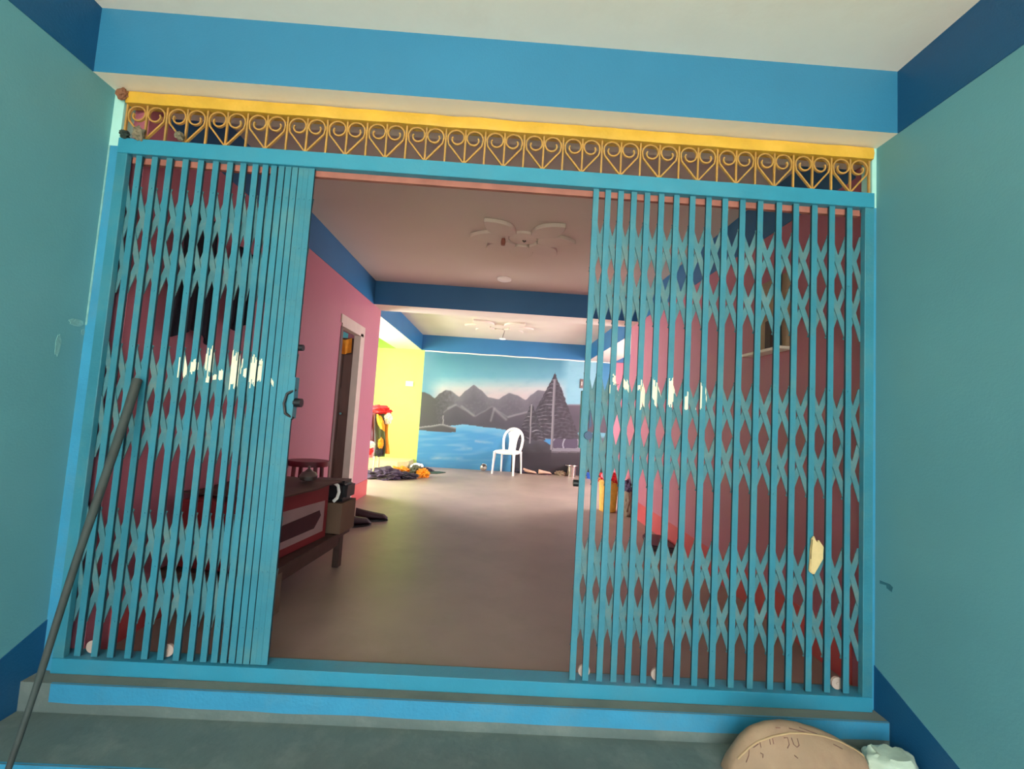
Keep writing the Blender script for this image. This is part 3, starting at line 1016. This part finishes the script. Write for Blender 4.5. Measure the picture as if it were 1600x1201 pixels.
tf = ceiling_flower('ceiling_flower', 'large white plaster flower on the ceiling just inside the gate', 0.03, 1.82, ZC, 0.455)
bm = bmesh.new()
tube(bm, [(0, 0, -0.02), (0, 0, -0.032), (0.01, 0, -0.042), (0.022, 0, -0.036), (0.022, 0, -0.026)], 0.006, 8)
o = obj('hook', bm, M['black'], tf, True)
o['label'] = 'black ceiling hook'
ceiling_flower('ceiling_flower', 'plaster flower on the far room ceiling, seen very flat beyond the blue beam', -0.18, 5.40, ZC2, 0.58)
t = thing('lamp_holder', 'small reddish bulb socket on the ceiling beside the near plaster flower', 'lamp holder', (-0.137, 1.80, ZC - 0.017))
bm = bmesh.new()
lathe(bm, [(0.001, -0.018), (0.026, -0.016), (0.03, 0.0)], n=20)
obj('base', bm, M['plastic'], t, True)
bm = bmesh.new()
lathe(bm, [(0.001, -0.075), (0.017, -0.073), (0.02, -0.05), (0.016, -0.018)], n=20)
obj('socket', bm, M['socket'], t, True)
bm = bmesh.new()
lathe(bm, [(0.001, -0.032), (0.05, -0.03), (0.078, -0.018), (0.08, 0.0)], n=28)
o = obj('ceiling_disc', bm, M['plastic'], None, True)
o.location = (-0.121, 3.0, ZC)
tag(o, 'round white cover disc on the hall ceiling near the blue cross beam', 'ceiling disc')
t = thing('lamp_holder', 'thin white hanging lamp holder in the far room', 'lamp holder', (-0.10, 5.60, ZC2 - 0.001))
bm = bmesh.new()
tube(bm, [(0, 0, 0), (0.01, 0, -0.05), (-0.01, 0, -0.12), (-0.015, 0, -0.16)], 0.006, 8)
obj('rod', bm, M['castiron'], t, True)
bm = bmesh.new()
lathe(bm, [(0.001, -0.195), (0.05, -0.19), (0.055, -0.175), (0.02, -0.16)], (-0.015, 0, 0), 20)
obj('shade', bm, M['plastic'], t, True)

# ---------------------------------------------------------------- door to the side room
bm = bmesh.new()
B(bm, HL - 0.06, HL + 0.012, DY1 - 0.085, DY1, 0, DZ)
B(bm, HL, HL + 0.012, DY1, DY1 + 0.05, 0, DZ + 0.085)
B(bm, HL - 0.06, HL + 0.012, DY0, DY1, DZ - 0.03, DZ)
B(bm, HL, HL + 0.012, DY0 - 0.03, DY1, DZ, DZ + 0.085)
B(bm, HL - 0.06, HL + 0.006, DY0 - 0.01, DY0 + 0.05, 0, DZ - 0.03, 1)
d = struct('door_1', bm, None, [M['door_frame'], M['door_wood']])
bm = rbox(HL - 0.80, HL - 0.065, DY1 - 0.075, DY1 - 0.04, 0.01, DZ - 0.06, 0.003, 1)
for zz in (0.12, 0.70, 1.28):
    B(bm, HL - 0.70, HL - 0.17, DY1 - 0.081, DY1 - 0.074, zz, zz + 0.40)
leaf_o = obj('door_leaf', bm, M['door_wood'], d)
bm = bmesh.new()
cyl(bm, (HL - 0.13, DY1 - 0.092, 1.0), 'y', 0.014, 0.04, 12)
obj('door_handle', bm, M['steel'], leaf_o, True)
bm = sheet(14, 14, lambda u, v: (HL - 0.24 + 0.16 * u, DY1 - 0.100 + 0.012 * math.sin(u * 14) * (0.4 + v), DZ - 0.055 - 0.16 * v - 0.03 * math.sin(u * 3)), 0.006)
o = obj('hanging_cloth', bm, M['orange'], None, True)
tag(o, 'orange cloth hung over the top of the open brown door', 'cloth')

# ---------------------------------------------------------------- switchboards and wall fittings
def plate(name, label, cat, x, y, z, w_, h, m_, n_sw=3):
    t = thing(name, label, cat, (x, y, z))
    obj('plate', rbox(-w_ / 2, w_ / 2, -0.022, 0, -h / 2, h / 2, 0.003, 2), m_, t)
    for k in range(n_sw):
        xx = -w_ / 2 + w_ * (k + 0.5) / n_sw
        obj('switch', rbox(xx - w_ * 0.09, xx + w_ * 0.09, -0.030, -0.021, -h * 0.22, h * 0.22, 0.002, 1), M['plastic'], t)
    return t


plate('switchboard', 'cream switchboard on the lime green wall of the far room', 'switchboard', -1.88, YM, 1.585, 0.15, 0.10, M['switch'], 3)
plate('wall_box', 'small brown box on the mural beside the right gate leaf', 'wall box', 1.49, YM, 1.80, 0.06, 0.18, M['castiron'], 1)
t = thing('wall_shelf', 'beige wall shelf with back board high on the right pink wall', 'shelf', (HR, 0.78, 1.585))
obj('back_board', rbox(-0.022, 0, -0.16, 0.16, 0.0, 0.44, 0.003, 1), M['board'], t)
obj('ledge', rbox(-0.085, 0, -0.19, 0.19, -0.018, 0.0, 0.003, 1), M['cream'], t)
obj('holder', rbox(-0.07, -0.02, -0.09, -0.03, 0.001, 0.17, 0.004, 2), M['wood'], t)
bm = bmesh.new()
tube(bm, [(-0.028, -0.125, 0.005), (-0.034, -0.12, 0.2), (-0.028, -0.115, 0.5)], 0.005, 8)
o = obj('cable', bm, M['black'], t, True)
bm = bmesh.new()
tube(bm, [(0, 0, 0), (0, -0.03, 0), (0.02, -0.045, 0.01), (0.045, -0.04, 0.02), (0.05, -0.02, 0.03)], 0.008, 8)
cyl(bm, (0, -0.003, 0), 'y', 0.022, 0.006, 14)
o = obj('wall_hook', bm, M['castiron'], None, True)
o.location = (2.17, YM, 1.80)
tag(o, 'small brass hook on the dark pink wall right of the mural', 'hook')

# ---------------------------------------------------------------- white plastic chair
def seat_outline():
    return [(-0.20, -0.21), (-0.10, -0.232), (0.10, -0.232), (0.20, -0.21), (0.215, -0.10), (0.20, 0.10), (0.175, 0.19), (0.0, 0.205), (-0.175, 0.19), (-0.20, 0.10), (-0.215, -0.10)]


t = thing('plastic_chair', 'white moulded plastic chair standing in front of the mural', 'chair', (0.120, 6.47, 0), math.radians(-22))
bm = bmesh.new()
prism(bm, seat_outline(), 'z', 0.405, 0.43)
bmesh.ops.bevel(bm, geom=bm.edges[:], offset=0.008, segments=2, affect='EDGES')
obj('seat', bm, M['plastic'], t, True)
bm = bmesh.new()
tube(bm, [(-0.195, -0.205, 0.40), (0, -0.228, 0.392), (0.195, -0.205, 0.40), (0.2, 0.0, 0.395), (0.172, 0.185, 0.40), (0, 0.2, 0.395), (-0.172, 0.185, 0.40), (-0.2, 0, 0.395), (-0.195, -0.205, 0.40)], 0.017, 8, flat=(1.3, 0.6))
obj('apron', bm, M['plastic'], t, True)
for sx, sy in ((-1, -1), (1, -1), (-1, 1), (1, 1)):
    bm = bmesh.new()
    x0, y0 = sx * 0.188, (-0.20 if sy < 0 else 0.175)
    tube(bm, [(x0, y0, 0.41), (x0 + sx * 0.004, y0 + sy * 0.006, 0.34), (x0 + sx * 0.012, y0 + sy * 0.02, 0.18), (x0 + sx * 0.018, y0 + sy * 0.034, 0.0)], [0.034, 0.027, 0.022, 0.019], 10, flat=(1.0, 0.75) if sy > 0 else (1.0, 0.9))
    obj('leg', bm, M['plastic'], t, True)
bm = bmesh.new()
arch = []
for k in range(25):
    a = PI * k / 24
    arch.append((0.195 * math.cos(a) * (1 if k in (0, 24) else 1.0), 0.185 + 0.10 * (0.42 + 0.40 * math.sin(a)), 0.60 + 0.235 * math.sin(a) ** 0.8))
pts = [(0.165, 0.185, 0.41), (0.185, 0.205, 0.50)] + arch + [(-0.185, 0.205, 0.50), (-0.165, 0.185, 0.41)]
tube(bm, pts, 0.022, 8, flat=(0.7, 1.15))
obj('back_frame', bm, M['plastic'], t, True)
def slat(u, v):
    z = 0.42 + 0.40 * v
    hw = 0.074 + 0.012 * abs(v - 0.15) + 0.062 * max(0.0, (v - 0.35) / 0.65) ** 2
    x = (u - 0.5) * 2 * hw
    return (x, 0.196 + 0.085 * v + 0.012 * (1 - (2 * u - 1) ** 2), z + 0.0 - 0.03 * (2 * u - 1) ** 2 * v)
obj('back_splat', sheet(8, 14, slat, 0.009), M['plastic'], t, True)

# ---------------------------------------------------------------- things along the foot of the mural
bm = bmesh.new()
lathe(bm, [(0.03, 0.0), (0.055, 0.008), (0.072, 0.04), (0.07, 0.075), (0.05, 0.098), (0.046, 0.094), (0.062, 0.074), (0.064, 0.042), (0.05, 0.014), (0.001, 0.010)], n=28)
o = obj('steel_pot', bm, M['steel'], None, True)
o.location = (-0.34, 6.62, 0.048)
o.rotation_euler = (math.radians(38), 0, math.radians(20))
o.location.z = 0.036
tag(o, 'small round steel pot on the floor left of the white chair', 'pot')
t = thing('steel_bucket', 'steel bucket with flared rim standing before the mural, right', 'bucket', (1.355, 6.60, 0))
bm = bmesh.new()
lathe(bm, [(0.075, 0.0), (0.08, 0.004), (0.092, 0.19), (0.125, 0.20), (0.128, 0.207), (0.09, 0.203), (0.088, 0.195), (0.074, 0.012), (0.001, 0.010)], n=32)
obj('body', bm, M['steel'], t, True)
bm = bmesh.new()
tube(bm, [(-0.115, 0, 0.203)] + [(0.115 * math.cos(PI - PI * k / 12), -0.115 * math.sin(PI * k / 12), 0.215) for k in range(13)], 0.004, 6)
obj('handle', bm, M['steel'], t, True)


def shoe_bm(L=0.26, W=0.095, H=0.075, strap=False):
    bm = bmesh.new()
    n, m_ = 20, 16
    rings = []
    for i in range(n + 1):
        s = i / n
        y = (s - 0.5) * L
        wv = W / 2 * (0.35 + 0.65 * math.sin(PI * min(1, max(0, s * 0.86 + 0.10))) ** 0.6) * (1.05 if s < 0.6 else 0.95)
        hh = H * (0.45 + 0.55 * (s ** 1.3)) * (1 - 0.6 * max(0, 0.12 - s) / 0.12)
        rings.append([bm.verts.new((wv * math.cos(2 * PI * k / m_), y, hh / 2 + hh / 2 * math.sin(2 * PI * k / m_) if math.sin(2 * PI * k / m_) > 0 else hh / 2 * (1 + math.sin(2 * PI * k / m_)) ** 0.6)) for k in range(m_)])
    for i in range(n):
        for k in range(m_):
            bm.faces.new((rings[i][k], rings[i][(k + 1) % m_], rings[i + 1][(k + 1) % m_], rings[i + 1][k]))
    bm.faces.new(rings[0])
    bm.faces.new(rings[-1][::-1])
    return bm


def shoe(x, y, rz, m_, sole, label, group, L=0.26, H=0.075, z=0.0):
    t = thing('shoe', label, 'shoe', (x, y, z), rz, group)
    bm = shoe_bm(L, 0.095, H)
    for v in bm.verts:
        v.co.z += 0.012
    obj('upper', bm, m_, t, True)
    bm = bmesh.new()
    prism(bm, [(0.5 * 0.10 * (0.72 + 0.28 * math.cos(a) ** 2) * math.cos(a), L / 2 * 1.03 * math.sin(a)) for a in [2 * PI * k / 24 for k in range(24)]], 'z', 0.0, 0.016)
    obj('sole', bm, sole, t)
    return t


shoe(0.56, 6.63, math.radians(75), M['shoe'], M['shoe_dark'], 'left shoe of the beige pair lying before the mural', 'beige shoes by the mural', H=0.09)
shoe(0.85, 6.62, math.radians(108), M['shoe'], M['shoe_dark'], 'right shoe of the beige pair lying before the mural', 'beige shoes by the mural', H=0.09)
bm = lump((0.14, 0.07, 0.045), 21, 0.35, 4, 2.4, floor=-0.02, fold=0.15)
o = obj('folded_rag', bm, M['dark'], None, True)
o.location = (0.42, 6.68, 0.021)
tag(o, 'black rag on the floor between the white chair and the beige shoes', 'rag')
bm = lump((0.10, 0.06, 0.055), 23, 0.4, 4, 2.4, floor=-0.03, fold=0.2)
o = obj('folded_rag', bm, M['jute'], None, True)
o.location = (1.16, 6.66, 0.031)
tag(o, 'grey rag on the floor just left of the steel bucket', 'rag')
t = thing('plastic_mug', 'blue plastic mug on the floor right of the steel bucket', 'mug', (1.66, 6.45, 0))
bm = bmesh.new()
lathe(bm, [(0.04, 0), (0.052, 0.11), (0.047, 0.11), (0.036, 0.006), (0.001, 0.006)], n=24)
obj('body', bm, M['bluep'], t, True)
bm = bmesh.new()
tube(bm, [(0.05, 0, 0.095), (0.085, 0, 0.09), (0.085, 0, 0.04), (0.045, 0, 0.03)], 0.006, 8)
obj('handle', bm, M['bluep'], t, True)

# ---------------------------------------------------------------- clothes stand in the left wing
t = thing('clothes_stand', 'cream plastic stand hidden under hanging clothes by the lime green wall', 'stand', (-2.08, 5.15, 0))
bm = bmesh.new()
tube(bm, [(-0.28, 0, 0.98), (0.16, 0, 0.98)], 0.014, 10)
obj('rail', bm, M['beigeplastic'], t, True)
for sx in (-0.26, 0.12):
    for sy in (-0.16, 0.16):
        bm = bmesh.new()
        tube(bm, [(sx, sy * 0.08, 0.98), (sx, sy, 0.0)], 0.014, 10)
        obj('leg', bm, M['beigeplastic'], t, True)


def garment(x0, x1, ytop, ztop, ybot_front, drop_f, drop_b, m_, label, seed, folds=3.5, lean=0.0, name='garment', cat='cloth'):
    """cloth hung over the rail: front fall, over the top, back fall"""
    def fn(u, v):
        x = x0 + (x1 - x0) * u
        tot = drop_f + drop_b
        s = v * tot
        wob = 0.016 * math.sin(u * folds * 2 * PI + seed) + 0.010 * math.sin(u * folds * 5 + v * 3 + seed * 2)
        if s < drop_f:
            k = 1 - s / drop_f
            y = ytop - 0.045 - 0.04 * k + wob * (0.3 + k)
            z = ztop - (drop_f - s)
            if k < 0.1:
                y = ytop - 0.045 * (k / 0.1) - 0.004
                z = ztop + 0.022 * (1 - k / 0.1) - (drop_f - s)
            x += lean * k + 0.02 * math.sin(z * 9 + seed) * k
        else:
            k = (s - drop_f) / drop_b
            y = ytop + 0.045 * min(1, k / 0.1) + 0.03 * k + wob * (0.3 + k) + 0.004
            z = ztop + 0.022 * max(0, 1 - k / 0.1) - (s - drop_f)
        return (x, y, z)
    o = obj(name, sheet(28, 44, fn, 0.006), m_, None, True)
    return tag(o, label, cat, 'clothes hung in the left wing')


garment(-2.24, -1.97, 5.15, 1.005, 0, 0.70, 0.3, M['pinkcloth'], 'long pink cloth hung at the left of the clothes stand', 1)
garment(-2.14, -1.99, 5.02, 1.005, 0, 0.55, 0.08, M['maroon'], 'maroon and white cloth hung beside the pink one', 2.2, 2)
garment(-2.03, -1.86, 5.09, 1.00, 0, 0.66, 0.08, M['greygreen'], 'grey green scarf hung at the right of the clothes stand', 3.1, 2, 0.055)
garment(-1.99, -1.83, 5.20, 0.995, 0, 0.62, 0.10, M['orange'], 'orange cloth hung at the right end of the clothes stand', 4.4, 2.3, 0.05)
bm = lump((0.21, 0.11, 0.075), 31, 0.35, 4, 2.2, floor=-0.06, fold=0.22)
o = obj('bundled_cloth', bm, M['red'], None, True)
o.location = (-2.02, 5.11, 1.045)
tag(o, 'bright red bundled cloth on top of the clothes stand', 'cloth')
bm = lump((0.055, 0.06, 0.085), 33, 0.3, 4, 2.2, fold=0.2)
o = obj('bundled_cloth', bm, M['whitecloth'], None, True)
o.location = (-1.815, 5.07, 0.93)
tag(o, 'grey white cloth hanging at the end of the red bundle', 'cloth')

for (x, y, z, sx, sy, sz, m_, sd, lab) in ((-1.90, 4.985, 0.86, 0.045, 0.035, 0.12, 'orange', 71, 'orange sleeve slung over the grey green scarf'),
                                              (-1.875, 4.99, 0.54, 0.042, 0.032, 0.08, 'orange', 73, 'lower orange end of the hanging scarf'),
                                              (-1.885, 4.99, 0.41, 0.050, 0.040, 0.065, 'dark', 75, 'dark fringe at the foot of the hanging scarf'),
                                              (-2.02, 4.93, 0.52, 0.070, 0.035, 0.055, 'whitecloth', 77, 'white frill showing below the maroon cloth'),
                                              (-2.03, 4.935, 0.42, 0.060, 0.035, 0.050, 'red', 79, 'red frill at the bottom of the hanging clothes')):
    o = obj('hanging_cloth', lump((sx, sy, sz), sd, 0.35, 3, 2.2, fold=0.22), M[m_], None, True)
    o.location = (x, y, z)
    o.rotation_euler = (0, -0.45 if sd == 71 else 0.0, 0)
    tag(o, lab, 'cloth', 'clothes hung in the left wing')

# heap of clothes on the floor
for (x, y, sx, sy, sz, m_, sd, lab) in ((-1.80, 5.06, 0.25, 0.15, 0.105, 'purple', 41, 'dark purple crumpled cloth on the floor beside the pink wall corner'),
                                          (-1.52, 5.20, 0.19, 0.11, 0.060, 'dark', 43, 'flat dark cloth spread on the floor right of the purple heap'),
                                          (-1.64, 5.44, 0.17, 0.10, 0.085, 'orange', 47, 'orange cloth on the floor behind the dark cloths'),
                                          (-1.40, 5.46, 0.10, 0.09, 0.105, 'greygreen', 49, 'grey green cloth lump between the orange cloths'),
                                          (-1.27, 5.42, 0.10, 0.09, 0.085, 'orange', 53, 'small orange cloth at the right end of the clothes heap')):
    bm = lump((sx, sy, sz), sd, 0.45, 4, 2.4, floor=-sz * 0.55, fold=0.25)
    o = obj('crumpled_cloth', bm, M[m_], None, True)
    o.location = (x, y, sz * 0.55 + 0.004)
    tag(o, lab, 'cloth', 'clothes heap on the far floor')
bm = bmesh.new()
prism(bm, [(-1.52, 5.76), (-1.10, 5.90), (-0.98, 6.10), (-1.10, 6.16), (-1.50, 6.12), (-1.62, 6.0)], 'z', 0.0, 0.012)
o = obj('floor_mat', bm, M['mat_green'], None)
tag(o, 'dark green mat lying flat in front of the raised platform', 'mat')
bm = lump((0.13, 0.07, 0.04), 57, 0.5, 4, 2.4, floor=-0.02, fold=0.25)
o = obj('crumpled_cloth', bm, M['dark'], None, True)
o.location = (-1.36, 6.06, 0.036)
tag(o, 'small black cloth on the green mat', 'cloth')
bm = lump((0.12, 0.07, 0.065), 59, 0.3, 4, 2.0, floor=-0.045)
o = obj('plastic_bag', bm, M['whitecloth'], None, True)
o.location = (-1.53, 6.30, 0.046)
tag(o, 'white bag on the floor against the end of the platform', 'bag')

# ---------------------------------------------------------------- right side of the hall
t = thing('waste_basket', 'golden yellow basket stuffed with red cloth by the right pink wall', 'basket', (1.315, 3.60, 0))
bm = bmesh.new()
prof = [(0.095, 0.0), (0.10, 0.004)] + [(0.10 + 0.018 * k / 20 + 0.0022 * math.sin(k * 2.4), 0.004 + 0.37 * k / 20) for k in range(1, 21)] + [(0.124, 0.385), (0.112, 0.385), (0.092, 0.02), (0.001, 0.02)]
lathe(bm, prof, n=32)
obj('body', bm, M['gold'], t, True)
bm = lump((0.115, 0.115, 0.075), 61, 0.4, 4, 2.3, fold=0.2)
o = obj('bundled_cloth', bm, M['red'], None, True)
o.location = (1.325, 3.60, 0.39)
tag(o, 'red cloth bundled in the mouth of the yellow basket', 'cloth')
bm = lump((0.05, 0.05, 0.06), 63, 0.3, 3, 2.3, fold=0.2)
o = obj('bundled_cloth', bm, M['pinkcloth'], None, True)
o.location = (1.255, 3.53, 0.43)
tag(o, 'pink white cloth over the left rim of the yellow basket', 'cloth')
bm = lump((0.075, 0.11, 0.185), 67, 0.18, 4, 1.6, floor=-0.15, fold=0.06)
o = obj('sack', bm, M['jute'], None, True)
o.location = (1.50, 3.36, 0.152)
tag(o, 'small grey brown sack between the yellow basket and the pink wall', 'sack')
bm = lump((0.06, 0.10, 0.07), 69, 0.35, 4, 2, fold=0.2)
o = obj('bundled_cloth', bm, M['purple'], None, True)
o.location = (1.49, 3.37, 0.345)
tag(o, 'dark plum cloth on top of the grey brown sack', 'cloth')
bm = bmesh.new()
prism(bm, [(1.29, 2.02), (1.50, 1.96), (1.54, 2.10), (1.53, 2.40), (1.36, 2.42)], 'z', 0.0, 0.05)
bmesh.ops.bevel(bm, geom=bm.edges[:], offset=0.012, segments=2, affect='EDGES')
o = obj('floor_mat', bm, M['shoe_dark'], None)
tag(o, 'dark folded mat on the floor against the right pink wall', 'mat')

for (y0_, y1_, zt_, zb_, sd_, lab) in ((0.24, 0.56, 2.02, 1.40, 1, 'dark navy cloth hung on the pink wall behind the folded gate leaf, nearest the gate'), (0.66, 0.90, 1.98, 1.52, 5, 'dark navy cloth hung on the pink wall behind the folded gate leaf, further in')):
    o = obj('hanging_cloth', sheet(20, 24, lambda u, v: (HL + 0.035 + 0.014 * math.sin(u * 17 + sd_ + v), y0_ + (y1_ - y0_) * (0.5 + (u - 0.5) * (0.75 + 0.25 * v)), zt_ - (zt_ - zb_) * v - 0.03 * math.sin(u * 7 + sd_) * v), 0.008), M['navy'], None, True)
    tag(o, lab, 'cloth')

# ---------------------------------------------------------------- bench, cartons and clutter on the left
t = thing('wooden_bench', 'low dark wooden bench along the left pink wall', 'bench', (-1.36, 0.86, 0))
obj('top', rbox(-0.28, 0.245, -0.50, 0.50, 0.215, 0.25, 0.004, 2), M['wood'], t)
for sx in (-0.245, 0.205):
    for sy in (-0.30, 0.42):
        obj('leg', rbox(sx - 0.022, sx + 0.022, sy - 0.025, sy + 0.025, 0.0, 0.215, 0.003, 1), M['wood_pale'] if sy < 0 else M['wood'], t)
obj('rail', rbox(0.195, 0.22, -0.275, 0.395, 0.15, 0.205, 0.003, 1), M['wood'], t)
t.rotation_euler = (0, 0, math.radians(-5))
t = thing('carton', 'red cardboard carton with white and dark print on the wooden bench', 'carton', (-1.38, 0.76, 0.252), math.radians(-9))
obj('box', rbox(-0.19, 0.19, -0.36, 0.34, 0.0, 0.33, 0.003, 1), M['carton_red'], t)
bm = bmesh.new()
prism(bm, [(-0.33, 0.045), (0.30, 0.045), (0.30, 0.235), (-0.33, 0.255)], 'x', 0.19, 0.1912)
o = obj('printed_panel', bm, M['carton_white'], t)
bm = bmesh.new()
prism(bm, [(-0.30, 0.085), (0.20, 0.085), (0.265, 0.15), (0.245, 0.185), (0.10, 0.18), (-0.30, 0.17)], 'x', 0.1913, 0.1922)
obj('printed_picture', bm, M['carton_dark'], t)
bm = bmesh.new()
prism(bm, [(-0.30, 0.215), (-0.12, 0.208), (-0.12, 0.236), (-0.30, 0.242)], 'x', 0.1913, 0.1922)
obj('printed_line', bm, M['carton_red'], t)
t = thing('carton', 'plain brown cardboard carton behind the red one on the bench end', 'carton', (-1.205, 1.235, 0.252), math.radians(-6))
obj('box', rbox(-0.16, 0.15, -0.10, 0.11, 0.0, 0.20, 0.003, 1), M['carton'], t)
for s in (-1, 1):
    bm = sheet(2, 2, lambda u, v: (-0.16 + 0.31 * u, s * 0.10 + s * 0.07 * v, 0.20 - 0.03 * v), 0.004)
    bm.free()
# black bag with white curved piping
t = thing('black_bag', 'black bag with a white curved band on the brown carton', 'bag', (-1.19, 1.235, 0.455), math.radians(-6))
bm = rbox(-0.14, 0.145, -0.085, 0.085, 0.0, 0.135, 0.03, 3)
for v in bm.verts:
    v.co += Vector((noise.noise(v.co * 9), noise.noise(v.co * 9 + Vector((5, 0, 0))), noise.noise(v.co * 9 + Vector((0, 5, 0))) * (1 if v.co.z > 0.02 else 0))) * 0.008
obj('body', bm, M['black'], t, True)
bm = bmesh.new()
tube(bm, [(0.06, -0.098, 0.132), (0.095, -0.10, 0.11), (0.105, -0.10, 0.07), (0.095, -0.10, 0.03), (0.07, -0.096, 0.006)], 0.011, 8, flat=(1, 0.5))
o = obj('band', bm, M['whitecloth'], t, True)
o['label'] = 'white curved band'
bm = bmesh.new()
tube(bm, [(-0.09, -0.098, 0.13), (-0.03, -0.103, 0.09), (0.0, -0.102, 0.03)], 0.0025, 6)
obj('strap', bm, M['jute'], t, True)
# tray board, pots and stool on the carton
bm = rbox(-1.60, -1.02, 0.62, 1.30, 0.6, 0.618, 0.003, 1)
bm.free()
bm = sheet(20, 20, lambda u, v: (-0.26 + 0.52 * u, -0.40 + 0.66 * v, 0.012 + 0.014 * noise.noise(Vector((u * 3, v * 3, 2))) + 0.004), 0.008)
o = obj('folded_blanket', bm, M['wood'], None, True)
o.location = (-1.36, 0.86, 0.586)
o.rotation_euler = (0, 0, math.radians(-9))
tag(o, 'brown cloth laid over the top of the red carton', 'cloth')
t = thing('metal_pot', 'dull round metal pot with knobbed lid on top of the cartons', 'pot', (-1.245, 0.985, 0.612))
bm = bmesh.new()
lathe(bm, [(0.028, 0.0), (0.05, 0.008), (0.054, 0.03), (0.042, 0.05), (0.03, 0.056), (0.001, 0.058)], n=24)
obj('body', bm, M['castiron'], t, True)
bm = bmesh.new()
lathe(bm, [(0.028, 0.056), (0.014, 0.068), (0.006, 0.078), (0.009, 0.088), (0.001, 0.092)], n=20)
obj('lid', bm, M['castiron'], t, True)
t = thing('low_stool', 'small maroon plastic stool standing behind the cartons before the brown door', 'stool', (-1.50, 1.33, 0.252))
bm = bmesh.new()
prism(bm, [(0.15 * math.cos(2 * PI * k / 24), 0.12 * math.sin(2 * PI * k / 24)) for k in range(24)], 'z', 0.385, 0.41)
obj('seat', bm, M['maroon'], t, True)
for sx in (-0.08, 0.08):
    for sy in (-0.06, 0.06):
        bm = bmesh.new()
        tube(bm, [(sx, sy, 0.39), (sx * 1.25, sy * 1.1, 0.0)], 0.016, 8)
        obj('leg', bm, M['maroon'], t, True)
t.location = (-1.52, 1.62, 0.0)
t.scale = (1, 1, 1.6)
# sandals beside the bench
sh_ = shoe(-1.34, 2.28, math.radians(118), M['shoe_dark'], M['black'], 'front dark sandal with a pale strap on the floor below the brown door', 'dark shoes by the brown door', L=0.30, H=0.12)
bm = bmesh.new()
tube(bm, [(-0.052, 0.03, 0.05), (-0.03, 0.025, 0.125), (0.0, 0.02, 0.142), (0.03, 0.015, 0.125), (0.052, 0.01, 0.05)], 0.006, 8)
obj('strap', bm, M['whitecloth'], sh_, True)
shoe(-1.25, 2.52, math.radians(100), M['shoe_dark'], M['black'], 'rear dark sandal on the floor below the brown door', 'dark shoes by the brown door', L=0.30, H=0.11)
t = thing('storage_tin', 'tall cream tin standing between the cartons and the pink wall end', 'tin', (-1.40, 1.95, 0))
bm = bmesh.new()
lathe(bm, [(0.06, 0), (0.065, 0.01), (0.065, 0.27), (0.06, 0.29), (0.001, 0.292)], n=24)
obj('body', bm, M['beigeplastic'], t, True)
bm = bmesh.new()
lathe(bm, [(0.067, 0.275), (0.067, 0.30), (0.001, 0.303)], n=24)
obj('lid', bm, M['black'], t, True)
